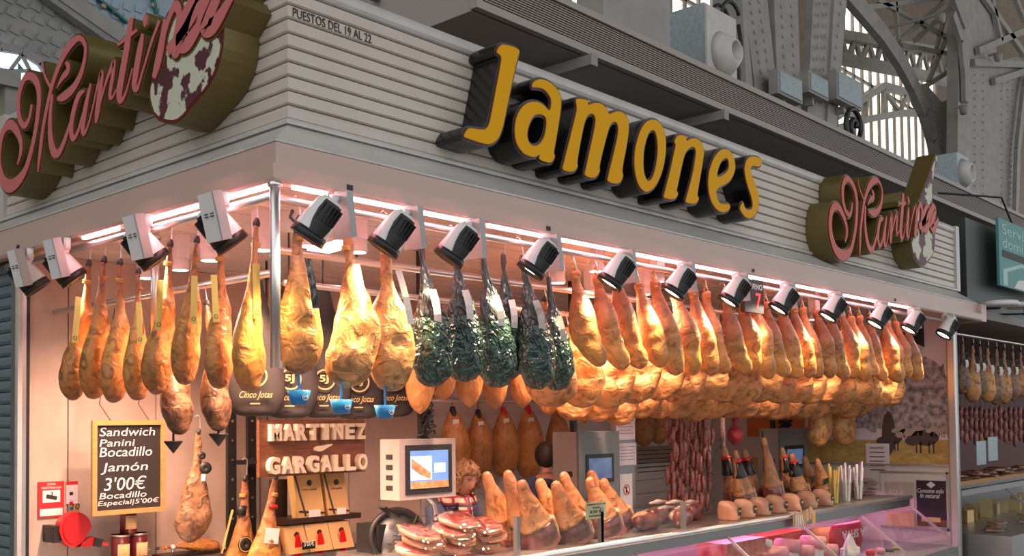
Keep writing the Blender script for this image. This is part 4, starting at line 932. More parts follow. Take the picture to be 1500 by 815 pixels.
# dark shelf with gift boxes
t = thing('shelf_stand', 'dark wooden shelf stand below the wooden sign', 'shelf', (1.6, 1.95, CT))
sa = BY(415, 762, 1.85); sb = BY(529, 758, 1.85); SZ = sa.z
MB().bb((sa.x, 1.85, SZ-.035), (sb.x, 2.1, SZ)).build('shelf_board', 'dark_wood', t)
pa = BY(406, 760, 2.0); pb = BY(425, 760, 2.0); MB().bb((pa.x, 2.03, CT), (pb.x, 2.09, SZ+.25)).build('upright', 'dark_wood', t)
MB().bb((sb.x-.12, 2.02, CT), (sb.x-.06, 2.08, SZ-.03)).build('upright', 'dark_wood', t)
def gift(px0, px1, z0, h, y, lab, grp, red=False):
    a = BY(px0, 740, y); b = BY(px1, 740, y); t = thing('gift_box', lab, 'box', ((a.x+b.x)/2, y, z0), grp)
    w_ = b.x-a.x; lean = .07
    vs = [V((x, y+d+lean*k, z0+h*k)) for k in (0, 1) for x in (a.x, b.x) for d in (0, .07)]
    MB().add(vs, [(0, 1, 3, 2), (4, 6, 7, 5), (0, 2, 6, 4), (1, 5, 7, 3), (0, 4, 5, 1), (2, 3, 7, 6)]).build('carton', 'carton', t)
    nv = V((0, -1, .2)).normalized(); cx = (a.x+b.x)/2
    on = lambda u, k: V((a.x+u*w_, y+lean*k-.003, z0+h*k))
    if not red:
        MB().bar(on(.0, .98), on(.28, .02), .012, .004, (0, 1, 0)).build('ribbon', 'dark_wood', t)
        MB().bar(on(.05, .12), on(.98, .06), .012, .004, (0, 1, 0)).build('ribbon', 'dark_wood', t)
        MB().bb(on(.4, .0)-V((0, .006, 0)), on(.8, .13)).build('price_label', 'paper', t)
    else:
        MB().prism([[(-.03, -.07), (.02, -.08), (.03, 0), (.01, .07), (-.02, .06)]], lambda u, v, d: on(.5, .30)+V((u, d, v)), -.003, .0).build('red_print', 'red', t)
    MB().lathe([(.0005, .004), (.02, .004), (.02, 0)], on(.55, .66), 14, (X_, Z_, -Y_)).build('seal', 'ink', t)
    if not red: m = MB(); text(m, 'Cinco Jotas', on(.25, .50), X_, Z_, w_*.55, .02, V((0, -1, 0)), shear=.4); m.build('lettering', 'ink', t)
gift(437, 476, SZ, .34, 1.87, 'tan gift box with dark ribbons on the shelf, the taller one', 'gift boxes on the dark shelf'); gift(481, 512, SZ, .33, 1.87, 'tan gift box with dark ribbons leaning at the shelf end', 'gift boxes on the dark shelf')
for k, (p0, p1) in enumerate(((424, 453), (455, 488), (489, 519))): gift(p0, p1, CT, SZ-.045-CT, 1.80, 'tan gift carton with a red print under the shelf', 'gift cartons under the shelf', True)
m, a, b = slab(443, 793, 462, 806, 1.78, .003); t = thing('price_tag', 'small black price tag reading 3,00 euro among the cartons', 'price tag', (a.x, 1.78, a.z)); m.build('card', 'black', t)
m = MB(); text(m, '3\'00€', (a.x+.01, 1.779, a.z+.02), X_, Z_, (b.x-a.x)*.8, .035, -Y_); m.build('lettering', 'white', t); MB().tube([(a.x+.04, 1.785, a.z), (a.x+.04, 1.785, CT)], .003, 5).build('stem', 'alu', t)
# ================================================================ hanging scales with screens
def scale_box(px0, py0, px1, py1, y, side, depth, body, face, scr, lab, nm='hanging_scale', tv=False):
    a = BY(px0, py1, y); b = BY(px1, py0, y); t = thing(nm, lab, 'scale', ((a.x+b.x)/2, y, a.z))
    xs = BY(px0+(px1-px0)*side, (py0+py1)/2, y).x; a.z = BY(px1, py1, y).z+.0; lo_, hi_ = y, y+2
    for _ in range(30):
        md_ = (lo_+hi_)/2
        if BY(px0, (py0+py1)/2, md_).x < xs: lo_ = md_
        else: hi_ = md_
    depth = lo_-y; t.location = ((xs+b.x)/2, y, a.z)
    MB().bb((xs, y+.01, a.z), (b.x, y+depth, b.z)).build('case', body, t)
    W_, H_ = b.x-xs, b.z-a.z
    bz = MB().bb((xs, y-.012, a.z), (b.x, y+.01, b.z)).build('front', face, t)
    x0, x1, z0, z1 = (xs+.10*W_, b.x-.08*W_, a.z+.08*H_, b.z-.1*H_) if tv else (xs+.16*W_, b.x-.16*W_, a.z+.22*H_, a.z+.66*H_)
    MB().bb((x0, y-.018, z0), (x1, y-.012, z1)).build('screen_frame', 'black', bz)
    d = .09*(x1-x0)
    s = MB().bb((x0+d, y-.021, z0+d), (x1-d, y-.018, z1-d)).build('screen', scr, bz)
    if tv:
        w2, h2 = x1-x0-2*d, z1-z0-2*d
        MB().bb((x0+d, y-.0225, z0+d+.22*h2), (x0+d+.55*w2, y-.021, z0+d+.86*h2)).build('screen_window', 'screen_pale', bz)
        MB().prism([[(x0+d+.02*w2, z0+d+.80*h2), (x0+d+.2*w2, z0+d+.66*h2), (x0+d+.52*w2, z0+d+.40*h2), (x0+d+.50*w2, z0+d+.24*h2), (x0+d+.25*w2, z0+d+.36*h2), (x0+d+.02*w2, z0+d+.55*h2)]], lambda u, v, q: V((u, q, v)), y-.0235, y-.0225).build('screen_picture', 'screen_food', bz)
        MB().bb((x0+d+.62*w2, y-.0225, z0+d+.40*h2), (x0+d+.92*w2, y-.021, z0+d+.66*h2)).build('screen_window', 'screen_pale', bz)
        MB().bb((x0+d, y-.0225, z0+d+.0*h2), (x0+d+w2, y-.021, z0+d+.18*h2)).build('screen_picture', 'screen_food', bz)
        for k in range(4): MB().bb((xs-.004, y+depth*.3, a.z+(.16+.17*k)*H_), (xs+.002, y+depth*.65, a.z+(.24+.17*k)*H_)).build('side_port', 'ink', bz)
    else:
        MB().bb((xs-.004, y+.05, a.z+.33*H_), (xs+.002, y+.12, a.z+.41*H_)).build('side_port', 'ink', bz)
        MB().bb((xs+.45*W_, y-.014, b.z-.12*H_), (xs+.55*W_, y-.012, b.z-.11*H_)).build('maker_mark', 'ink', bz)
    return t, a, b
t, a, b = scale_box(557, 642, 665, 727, .8, .24, .16, 'plastic_grey', 'plastic_grey', 'screen_blue', 'hanging scale with a lit television-like screen beside the wooden sign', tv=True)
MB().tube([(b.x-.14, .9, a.z), (b.x-.08, .9, a.z-.05), (b.x-.05, .9, a.z-.20), (b.x-.02, .9, CT)], .014, 8).build('support_tube', 'chrome', t, True)
p = BY(620, 640, .85); cb = MB()
MB().bb((p.x-.02, .84, b.z), (p.x+.02, .88, 2.86)).build('hanging_pole', 'black', t)
random.seed(3)
for k in range(9): cb.tube([(p.x+.06*math.cos(q*1.9+k)+random.uniform(-.02, .03), .82+.03*math.sin(q*2.3+k), b.z-.02+.05*q+.01*k) for q in range(7)], .007, 5)
cb.build('cables', 'cable', t, True)
t, a, b = scale_box(810, 632, 905, 726, .95, .38, .22, 'plastic_grey', 'plastic_teal', 'screen', 'tall grey scale with dark touch screen before the standing hams')
MB().bb(((a.x+b.x)/2-.02, 1.05, b.z), ((a.x+b.x)/2+.02, 1.09, 2.86)).build('hanging_pole', 'black', t)
t, a, b = scale_box(1113, 627, 1181, 700, 1.25, .42, .22, 'plastic_grey', 'plastic_teal', 'screen', 'grey scale with dark screen and cable bundle beside the red net ball')
MB().bb(((a.x+b.x)/2-.02, 1.35, b.z), ((a.x+b.x)/2+.02, 1.39, 2.86)).build('hanging_pole', 'black', t)
cb = MB(); p = BY(1150, 620, 1.3)
for k in range(6): cb.tube([(p.x+.10*math.cos(q*1.7+k*2), 1.3+.04*math.sin(q*2.3+k), b.z+.01+.02*q*(1 if q < 4 else .6)) for q in range(7)], .008, 5)
cb.build('cables', 'cable', t, True)
# ================================================================ display counter
LX0, LX1, LZ_ = 1.72, 7.60, 1.022
dc = thing('display_counter', 'long refrigerated counter with chrome ledge and slanted front glass', 'counter', (4.6, .3, 0))
MB().bb((LX0, .22, LZ_-.03), (LX1, .85, LZ_)).build('top_shelf', 'alu', dc)
MB().tube([(LX0, .225, LZ_-.008), (LX1, .225, LZ_-.008)], .022, 10).build('chrome_edge', 'chrome', dc, True)
MB().bb((LX0, .235, LZ_-.10), (LX1, .27, LZ_-.03)).build('front_rail', 'alu_dark', dc)
MB().bb((LX0, -.25, 0), (LX1, .84, .52)).build('plinth', 'alu_dark', dc)
MB().bb((LX0, -.24, .52), (LX1, .82, .56)).build('cold_tray', 'plastic_teal', dc)
MB().bb((LX0, .80, .56), (LX1, .84, LZ_-.03)).build('rear_panel', 'plastic_grey', dc)
for i in range(5):
    x0 = LX0+(LX1-LX0)*i/5+.006; x1 = LX0+(LX1-LX0)*(i+1)/5-.006
    MB().add([(x0, .235, LZ_-.10), (x1, .235, LZ_-.10), (x1, -.23, .56), (x0, -.23, .56), (x0, .243, LZ_-.10), (x1, .243, LZ_-.10), (x1, -.222, .56), (x0, -.222, .56)], [(0, 1, 2, 3), (7, 6, 5, 4), (0, 4, 5, 1), (2, 6, 7, 3), (1, 5, 6, 2), (0, 3, 7, 4)]).build('front_pane', 'glass', dc)
    MB().bar((x1+.006, .24, LZ_-.09), (x1+.006, -.228, .56), .012, .02).build('glazing_bar', 'alu', dc)
tb = MB().tube([(LX0+.05, .5, LZ_-.06), (LX1-.05, .5, LZ_-.06)], .014, 8).build('light_tube', mat('tube_pink', (1, .6, .8), .4, emit=((1.0, .35, .75), 28.0)), dc, True)
# glass screens standing on the ledge
for k, (pa, pb, h) in enumerate(((757, 880, .22), (880, 1001, .19))):
    xa_ = BY(pa, 790, .30).x; xb_ = BY(pb, 780, .30).x
    t = thing('glass_screen', ('clear glass screen before the standing hams, with price card' if k == 0 else 'clear glass screen before the cut ham ends'), 'glass screen', (xa_, .3, LZ_))
    MB().bb((xa_, .297, LZ_+.004), (xb_, .303, LZ_+h)).build('pane', 'glass', t)
    for x in (xa_, xb_): MB().bb((x-.014, .285, LZ_), (x+.014, .315, LZ_+h+.01)).build('clamp_post', 'alu_dark', t)
m, a, b = slab(858, 734, 888, 762, .29, .003); t = thing('price_card', 'pale green price card reading Jamon de Aragon on the glass screen', 'price card', (a.x, .29, a.z)); m.build('card', 'tag_green', t)
W_, H_ = b.x-a.x, b.z-a.z
for s_, x0, x1, z0, z1 in (('JAMON DE ARAGON', .06, .94, .80, .90), ('8.50 €', .2, .75, .34, .52)): m = MB(); text(m, s_, (a.x+x0*W_, .289, a.z+z0*H_), X_, Z_, (x1-x0)*W_, (z1-z0)*H_, -Y_); m.build('lettering', 'ink', t)
for x0, x1, z0 in ((.33, .67, .63), (.15, .88, .14)): MB().bb((a.x+x0*W_, .288, a.z+z0*H_), (a.x+x1*W_, .29, a.z+(z0+.06)*H_)).build('small_print', 'ink', t)
# standing hams behind the screen: fat tip up, dark cut foot
STAND = [(0.0, .06, .10, 0), (.03, .13, .22, 0), (.10, .17, .3, 0), (.2, .19, .36, 0), (.35, .27, .5, .02), (.55, .38, .75, .03), (.75, .46, .95, .03), (.92, .49, 1.0, .03), (1.0, .47, .97, .03)]
def stand_proto(i):
    r = thing('standing_ham', '', 'ham'); L = .42
    o = ham_mesh('meat', 'ham_pale', L*.70, [(z/.70 if z <= .7 else 1, a, b, c) for z, a, b, c in STAND if z <= .75][:7], .22, .085, seed=80+i, rough=.008); o.parent = r
    m = ham_mesh('cut_end', 'meat_dark', L*.32, [(0, .44, .90, .03), (.4, .48, .99, .03), (.8, .50, 1.0, .03), (1, .49, .98, .03)], .222, .087, seed=90+i, rough=.016); m.parent = r; m.location = (0, 0, -L*.69)
    f = ham_mesh('fat_edge', 'fat', L*.34, [(0, .10, .5, 0), (.5, .13, .55, 0), (1, .13, .5, 0)], .22, .087, seed=95+i); f.parent = r; f.location = (.095, -.012, -L*.66)
    PROTO['stand', i] = r
for i in range(3): stand_proto(i)
for k, (px, py, y) in enumerate(((711, 692, .80), (742, 690, .63), (762, 704, .46), (789, 702, .80), (812, 706, .46), (824, 692, .63), (862, 700, .46), (864, 690, .80), (882, 702, .63))):
    T = BY(px, py, y); o = hang('stand', k % 3, T, (T.x+.17, y-.03, LZ_+.012), .42, V((-.2, -.98, 0)), 'golden half ham standing on the ledge, tip up, dark cut foot', 'standing half hams behind the glass', 1.05*.42/(T.z-LZ_))
for k, (px, py, y) in enumerate(((948, 752, .44), (962, 748, .68), (994, 752, .44), (1010, 748, .68))):
    p = BY(px, py, y); t = thing('ham_end', 'dark cut ham end lying behind the second glass screen', 'ham', (p.x, y, LZ_), 'cut ham ends on the ledge')
    o = ham_mesh('meat', 'meat_dark', .23, [(0, .3, .7, 0), (.1, .42, .9, .05), (.4, .5, 1., 0), (.75, .46, .95, .06), (1, .3, .6, 0)], .14, .06, seed=100+k, rough=.018); o.parent = t; o.rotation_euler = (0, PI/2, .12*k); o.location = (.115, 0, .072)
    o = ham_mesh('fat', 'fat', .20, [(0, .3, .7, 0), (.4, .5, 1., 0), (1, .3, .6, 0)], .10, .05, seed=104+k, rough=.012); o.parent = t; o.rotation_euler = (0, PI/2, .12*k); o.location = (.10, .045, .085)
# second group: joints with black printed wraps
J = [(1060, 655, .79, .36, 'w'), (1076, 660, .62, .34, 'w'), (1090, 658, .79, .35, 'w'), (1118, 640, .62, .46, 'h'), (1145, 656, .79, .36, 'w'), (1159, 664, .62, .33, 'w'), (1178, 668, .79, .33, 'g'), (1196, 672, .62, .31, 'g')]
for k, (px, py, y, h, wr) in enumerate(J):
    T = BY(px, py, y); o = hang('stand', k % 3, T, (T.x+.13, y-.03, LZ_+.010), .42, V((-.2, -.98, 0)), {'w': 'ham joint with black and red wrap standing on the ledge', 'h': 'tall pale leg with dark hoof tip standing among wrapped joints', 'g': 'pale ham joint with dark green label on the ledge'}[wr], 'wrapped ham joints on the ledge' if wr != 'h' else None, .93*.42/(T.z-LZ_))
    if wr == 'w':
        MB().lathe([(.042, .02), (.058, -.06), (.068, -.085), (.068, -.09)], (0.004, 0, -.09), 14).build('wrap', 'black_gloss', o, True, local=True); MB().lathe([(.040, .030), (.045, .018), (.042, .010)], (.003, 0, -.09), 14).build('wrap_edge', 'red', o, True, local=True)
    elif wr == 'g': MB().box((.0, -.06, -.22), (.09, .004, .05)).build('label', mat('green_label', (.012, .03, .015), .4), o, local=True)
    else: MB().lathe([(.012, .03), (.016, .0), (.017, -.03), (.012, -.035)], (0, 0, 0), 10).build('hoof', 'hoof', o, True, local=True)
for k, (px, py, y) in enumerate(((1112, 727, .42), (1135, 724, .42), (1158, 735, .42), (1181, 716, .42), (1203, 712, .42), (1250, 708, .62), (1089, 745, .42), (1066, 748, .42))):
    p = BY(px, py, y); t = thing('ham_piece', ('pale vacuum ham piece with black label on the ledge' if k not in (5,) else 'dark ham piece lying beside the bread-stick glass'), 'ham', (p.x, y, LZ_), 'ham pieces on the ledge')
    o = ham_mesh('meat', 'fat' if k != 5 else 'meat_dark', .20, [(0, .18, .5, .1), (.1, .34, .8, .05), (.35, .46, 1., .02), (.7, .50, 1., -.02), (.92, .48, .95, -.04), (1., .40, .8, -.05)], .20, .06, seed=110+k, rough=.012); o.parent = t; o.location = (0, 0, .148); o.rotation_euler = (0, 0, 1.45); o.scale = (1, 1, .74)
    MB().box((.0, -.104, .07), (.045, .004, .06), (X_, Y_, Z_)).build('label', 'ink', t, local=True); MB().box((.0, -.107, .075), (.03, .003, .014)).build('label_print', 'tag_green', t, local=True)
# glass with bread-stick bags
for k, (px, py) in enumerate(((1222, 739), (1240, 736), (1258, 733))):
    p = BZ(px, py, LZ_); t = thing('bread_stick_glass', 'clear tumbler holding bags of bread sticks' if k else 'clear tumbler holding orange packets', 'glass', p, 'tumblers on the ledge end')
    MB().lathe([(.042, 0.002), (.052, .19), (.050, .19), (.040, .006)], p, 16).build('tumbler', 'glass', t, True)
    for q in range(5):
        an = q*1.26+k; c2 = p+V((.022*math.cos(an), .022*math.sin(an), .01)); tp = c2+V((.035*math.cos(an), .02*math.sin(an), .30+.03*(q % 3)))
        MB().bar(c2, tp, .028, .012, (0, 1, 0)).build('packet', 'yellow_card' if k == 0 else 'pack_white', t)
# vacuum packs of sliced ham: heap left, heap right
def pack(p, w, d, rz, lab, grp, red=True, th=.024, tx=0., ty=0.):
    t = thing('vacuum_pack', lab, 'packet', p, grp); o_ = MB(); c_, s_ = math.cos(rz), math.sin(rz)
    R_ = lambda x, y, z: V(p)+V((x*c_-y*s_, x*s_+y*c_, z+tx*x+ty*y))
    ov = lambda k, h0, h1: [[R_(math.cos(a)*w/2*k*(1+.12*math.sin(3*a+rz*9)), math.sin(a)*d/2*k*(1+.1*math.cos(2*a+rz*5)), h) for a in [2*PI*q/18 for q in range(18)]] for h in (h0, h1)]
    MB().loft(ov(.9, .004, th)).build('slice', 'meat_red' if red else 'meat_dark', t, True)
    MB().loft(ov(.98, .002, th*.75)).build('fat_rim', 'fat', t, True)
    fl = []
    for i in range(8):
        for j in range(8):
            x = (i/7-.5)*w*1.08; y = (j/7-.5)*d*1.08; fl.append(R_(x, y, (th+.003 if abs(i-3.5) < 3 and abs(j-3.5) < 3 else .004)+.006*noise.noise(V((x*40+p[0]*9, y*40, rz)))))
    MB().add(fl, [(i*8+j, i*8+8+j, i*8+9+j, i*8+j+1) for i in range(7) for j in range(7)]).build('plastic_film', 'film', t, True)
    st = R_(.03, -.02, th+.006); MB().lathe([(.012, 0), (.012, .003), (.0005, .003)], st, 10).build('sticker', 'orange_cloth', t)
random.seed(11)
TZ = BY(645, 811, .62).z-.012
PT = thing('pack_table', 'low service table under the heap of vacuum packs', 'table', (1.25, .65, 0)); MB().bb((.80, .36, TZ-.03), (1.66, .95, TZ)).build('table_top', 'alu', PT)
for x in (.85, 1.61):
    for y in (.45, .90): MB().bb((x-.02, y-.02, 0), (x+.02, y+.02, TZ-.03)).build('leg', 'alu_dark', PT)
hx0 = BY(602, 800, .50).x
k = 0
for pile, n in enumerate((3, 4, 3)):                                 # three flat piles side by side
    for l in range(n):
        pack((hx0+.13+.262*pile+.02*((l % 2)*2-1), .57-.012*l, TZ+.045+.046*l), .25, .22, .16*((l+pile) % 3-1), 'vacuum pack of sliced ham in the heap beside the slicer', 'vacuum packs by the slicer', k not in (4, 7, 8), .036, .05*(pile-1), .32); k += 1
for k, (px, py) in enumerate(((1262, 722), (1274, 712), (1283, 724), (1268, 700), (1258, 735), (1290, 735))):
    p = BY(px+8, py, .66); pack((p.x, p.y, LZ_+.002+.034*k), .2, .15, random.uniform(-.6, .6), 'vacuum pack of sliced ham heaped at the ledge end', 'vacuum packs at the ledge end', k % 2 == 0)
# slicer
p = BY(598, 770, 1.0); t = thing('meat_slicer', 'black and steel meat slicer with round blade guard', 'slicer', (p.x, 1.15, 0))
SLZ = 1.27
sn = V((-.5, -.86, .15)).normalized(); sx_ = Z_.cross(sn).normalized(); sy_ = sn.cross(sx_); sc0 = V((p.x, 1.10, BY(598, 785, 1.1).z))
MB().lathe([(.175, -.02), (.185, 0), (.175, .02), (.150, .02), (.150, -.02), (.175, -.02)], sc0, 32, (sx_, sy_, sn)).build('blade_guard', 'black', t, True)
MB().lathe([(.0005, .010), (.03, .010), (.148, .0), (.148, -.006), (.0005, -.006)], sc0, 32, (sx_, sy_, sn)).build('blade', 'alu_dark', t, True)
MB().bb((p.x-.2, 1.12, .97), (p.x+.2, 1.45, sc0.z-.1)).build('motor_base', 'alu', t); MB().bb((p.x-.12, 1.14, sc0.z-.1), (p.x+.1, 1.35, sc0.z+.08)).build('housing', 'black', t)
MB().bar(sc0+V((-.17, -.05, .20)), sc0+V((-.05, -.05, .13)), .07, .012).build('carriage_plate', 'black', t); MB().bar(sc0+V((-.16, -.10, -.14)), sc0+V((.02, -.16, .02)), .18, .012).build('slide_plate', 'alu_dark', t)
MB().bar(sc0+V((-.02, -.09, -.06)), sc0+V((.09, -.09, .13)), .016, .016).build('handle', 'black', t)
MB().bb((p.x-.22, 1.10, 0), (p.x+.22, 1.48, .97)).build('pedestal', 'alu', t)
# notices on the post between the two scales
t = thing('notice_post', 'grey post carrying pink notices between counter and scale', 'post', (0, 1.0, LZ_)); a = BY(904, 700, 1.0); b = BY(930, 700, 1.0); t.location.x = a.x
MB().bb((a.x, 1.0, LZ_), (b.x, 1.05, 2.5)).build('post', 'alu_dark', t)
for px0, py0, px1, py1, mm, lab in ((903, 611, 930, 645, 'paper_pink', 'pink typed notice, the upper sheet on the grey post'), (902, 649, 932, 683, 'paper_pink', 'pink typed notice in a plastic sleeve below another sheet'), (909, 694, 926, 757, 'paper', 'white notice with a red prohibition circle on the post')):
    m, a, b = slab(px0, py0, px1, py1, .993, .003); t = thing('notice', lab, 'notice', (a.x, .993, a.z)); m.build('sheet', mm, t)
    if mm == 'paper':
        cx_, cz_ = (a.x+b.x)/2, a.z+(b.z-a.z)*.62; MB().lathe([(.035, 0), (.042, 0), (.042, .002), (.035, .002)], (cx_, .99, cz_), 20, (X_, Z_, -Y_)).build('circle', 'red', t); MB().bar((cx_-.028, .99, cz_+.028), (cx_+.028, .99, cz_-.028), .002, .006, (0, 1, 0)).build('slash', 'red', t)
        MB().bb((cx_-.008, .9905, cz_-.026), (cx_+.008, .993, cz_+.026)).build('symbol', 'ink', t)
        for k, c3 in enumerate(('red', 'blue_plastic', 'orange_cloth')): MB().bb((a.x+.008+k*.03, .9905, a.z+.01), (a.x+.032+k*.03, .993, a.z+.045)).build('card_logo', c3, t)
    else:
        for k in range(5): MB().bb((a.x+.02, .992, b.z-.03-k*.025), (b.x-.02-.02*(k % 2), .993, b.z-.027-k*.025)).build('text_line', 'ink', t)
# string of thin sausages, white sausages, red netted ball
random.seed(21)
sx0 = BY(975, 640, .9).x; sx1 = BY(1032, 640, .9).x
for k in range(104):
    row = k//15; x = sx0+(sx1-sx0)*((k % 15)+.5*(row % 2))/15+random.uniform(-.01, .01); y = .86+random.uniform(-.04, .06); zt = 1.86-row*.105+random.uniform(-.03, .03); h = random.uniform(.16, .2)
    t = MB().tube([(x, y, zt), (x+.008, y-.01, zt-h*.15), (x+random.uniform(-.02, .02), y-.014, zt-h*.5), (x+.004, y-.008, zt-h*.88), (x, y, zt-h)], [.003, .016, .0185, .016, .003], 8).build('thin_sausage', 'sausage', None, True)
    tag(t, 'thin dark red cured sausage in the hanging bunch', 'sausage', 'bunch of thin sausages')
t = thing('sausage_hook', 'steel hook bar carrying the bunch of thin sausages', 'hook', ((sx0+sx1)/2, .9, 1.85)); MB().tube([(sx0, .88, 1.87), (sx1, .88, 1.87)], .008, 8).build('bar', 'chrome', t, True); MB().tube([((sx0+sx1)/2, .88, 1.87), ((sx0+sx1)/2, .88, 2.86)], .005, 6).build('rod', 'chrome', t, True)
for px, py0, py1 in ((1036, 605, 680), (1057, 600, 662)):
    a = BY(px, py0, 1.1); b = BY(px+2, py1, 1.1); t = thing('white_sausage', 'long white mould-dusted sausage hanging beside the red ball', 'sausage', a, 'white sausages')
    MB().tube([a+V((0, 0, .04)), a, a.lerp(b, .1), a.lerp(b, .5), a.lerp(b, .93), b], [.004, .012, .026, .027, .025, .004], 10).build('casing', 'sausage_white', t, True); MB().tube([a, (a.x, 1.1, 2.86)], .003, 5).build('string', 'rope', t)
p = BY(1077, 636, .8); t = thing('netted_sausage_ball', 'dark red round cured sausage in a net with neck', 'sausage', p)
MB().lathe([(.003, -.095), (.03, -.085), (.062, -.05), (.072, -.01), (.062, .03), (.035, .06), (.02, .085), (.03, .12), (.05, .15), (.045, .18), (.01, .20)], p, 20).build('ball', 'net_red', t, True); MB().tube([p+V((0, 0, .19)), (p.x, .8, 2.86)], .004, 6).build('string', 'rope_brown', t)
# cards and boards at the back
m, a, b = slab(932, 652, 990, 680, 2.525, .01); t = thing('vent_plate', 'grey vent plate on the back wall behind the sausages', 'vent', (a.x, 2.525, a.z)); m.build('sheet', 'alu', t)
for k in range(6): MB().bb((a.x+.03, 2.522, b.z-.05-k*.045), (b.x-.04, 2.525, b.z-.042-k*.045)).build('line', 'ink', t)
for px0, py0, px1, py1, mm, nm, lab, cat in ((1070, 670, 1110, 703, 'yellow_card', 'card', 'yellow card on the end wall under the red ball', 'card'), (1095, 612, 1180, 640, 'orange_cloth', 'awning_cloth', 'orange awning cloth on the end wall behind the third scale', 'cloth')):
    a = BX(px1, py1, 7.69); b = BX(px0, py0, 7.69); t = thing(nm, lab, cat, (7.69, a.y, a.z)); MB().bb((7.670, a.y, a.z), (7.6835 if nm == 'awning_cloth' else 7.701, min(b.y, 2.53), b.z)).build('sheet', mm, t)
# bunch of labels and string hanging over the ledge
p = BZ(1028, 745, LZ_); t = thing('label_bunch', 'bunch of string and paper labels hanging over the chrome ledge', 'labels', (p.x, .2, LZ_-.1))
random.seed(5)
for k in range(7):
    x = p.x-.16+.05*k+random.uniform(-.01, .02); z = LZ_+.03-random.uniform(0, .05); MB().box((x, .19-.004*k, z-.03), (.06, .003, .10), (V((1, 0, random.uniform(-.5, .5))), Y_, Z_)).build('paper_label', 'carton' if k % 3 == 0 else 'fat', t)
for k in range(4): MB().tube([(p.x-.14+.03*k, .24, LZ_+.02), (p.x-.13+.03*k, .185, LZ_), (p.x-.15+.04*k, .18, LZ_-.08), (p.x-.10+.03*k, .178, LZ_-.12)], .006, 6).build('string', 'paper', t, True)
for k in range(5):
    a = BY(952+k*12, 738+(k % 2)*8, .45); t = MB().tube([a, a+V((.12, .02, .004)), a+V((.26, .03, -.004))], [.008, .017, .008], 8).build('dry_sausage', 'sausage_white', None, True); tag(t, 'pale dry sausage lying on the ledge beside the label bunch', 'sausage', 'dry sausages on the ledge')
# goods inside the counter
def goods(name, px0, py0, px1, py1, y, d, m, lab, cat):
    a = BY(px0, py1, y); b = BY(px1, py0, y); t = thing(name, lab, cat, ((a.x+b.x)/2, y, .56)); MB().bb((a.x, y, .56), (b.x, y+d, b.z)).build('box', m, t); return t, a, b
t, a, b = goods('goods_box', 1064, 787, 1122, 815, .25, .25, 'meat_red', 'red carton inside the lit counter beside a white roll', 'box'); MB().lathe([(.03, 0), (.03, .06), (.015, .06)], (b.x+.02, .28, b.z-.05), 14, (X_, Z_, -Y_)).build('roll', 'white', t, True)
t, a, b = goods('goods_box', 1126, 776, 1182, 800, .5, .2, 'sign_red', 'brick-red carton at the back of the lit counter', 'box')
for k, (px, py) in enumerate(((1157, 800), (1176, 808), (1194, 795), (1138, 810), (1212, 806))):
    p = BY(px, py, .2); t = thing('cold_cut_roll', 'pink cold cut roll lying in the lit counter', 'sausage', (p.x, .2, .56), 'cold cut rolls in the counter'); MB().bb((p.x-.05, .15, .56), (p.x+.05, .35, p.z-.05)).build('tray', 'white', t); MB().lathe([(.0005, -.1), (.05, -.1), (.055, -.08), (.055, .1), (.0005, .1)], (p.x, .22, p.z), 16, (X_, Z_, -Y_)).build('roll', 'pink_plastic', t, True)
p = BY(1206, 778, .66); t = thing('yellow_cheese', 'yellow cheese behind the red bag in the counter', 'cheese', (p.x, .66, .56)); MB().lathe([(.11, 0), (.12, .05), (.12, p.z-.58), (.10, p.z-.53)], (p.x, .66, .56), 20).build('wheel', 'yellow_card', t, True)
a = BY(1222, 806, .42); b = BY(1268, 762, .42); t = thing('red_bag', 'red plastic bag with white upside-down print in the counter', 'bag', ((a.x+b.x)/2, .42, .56))
w_, h_ = b.x-a.x, b.z-.56; MB().loft([[V((a.x+w_/2+math.cos(q)*w_/2*s, .46+math.sin(q)*.06*s2, .56+h_*k)) for q in [2*PI*j/14 for j in range(14)]] for k, s, s2 in ((0, .8, 1), (.3, 1, 1), (.7, 1, .9), (.93, .95, .5), (1, .88, .12))]).build('bag', 'pack_red', t, True)
m = MB(); text(m, 'LA SFIVA', (b.x-.03, .392, b.z-.06), -X_, -Z_, w_*.8, .08, -Y_, bold=.02); m.build('lettering', 'white', t)
p = BY(1243, 782, .2); t = thing('white_bag', 'crumpled white plastic bag peaking up inside the counter', 'bag', (p.x, .2, .56))
rg = [[V((p.x+math.cos(q)*r*(1+.15*math.sin(5*q+z*20)), .19+math.sin(q)*r*.4, z)) for q in [2*PI*j/20 for j in range(20)]] for z, r in ((.56, .15), (.66, .15), (p.z-.15, .13), (p.z-.06, .07), (p.z, .015))]; MB().loft(rg).build('bag', 'pack_white', t, True)
random.seed(9)
for k, (px, py, mm) in enumerate(((1275, 806, 'pack_red'), (1290, 803, 'pink_plastic'), (1303, 806, 'black'), (1314, 801, 'green_panel'))):
    p = BY(px, py, .12); t = tag(MB().lathe([(.03, 0), (.042, .02), (.042, p.z-.58), (.03, p.z-.56)], (p.x, .12, .56), 14).build('jar', mm, None, True), {'pack_red': 'red jar', 'pink_plastic': 'pink tub', 'black': 'dark jar', 'green_panel': 'green jar', 'pack_white': 'white tub'}[mm]+' standing in the lit counter', 'jar', 'jars in the counter')
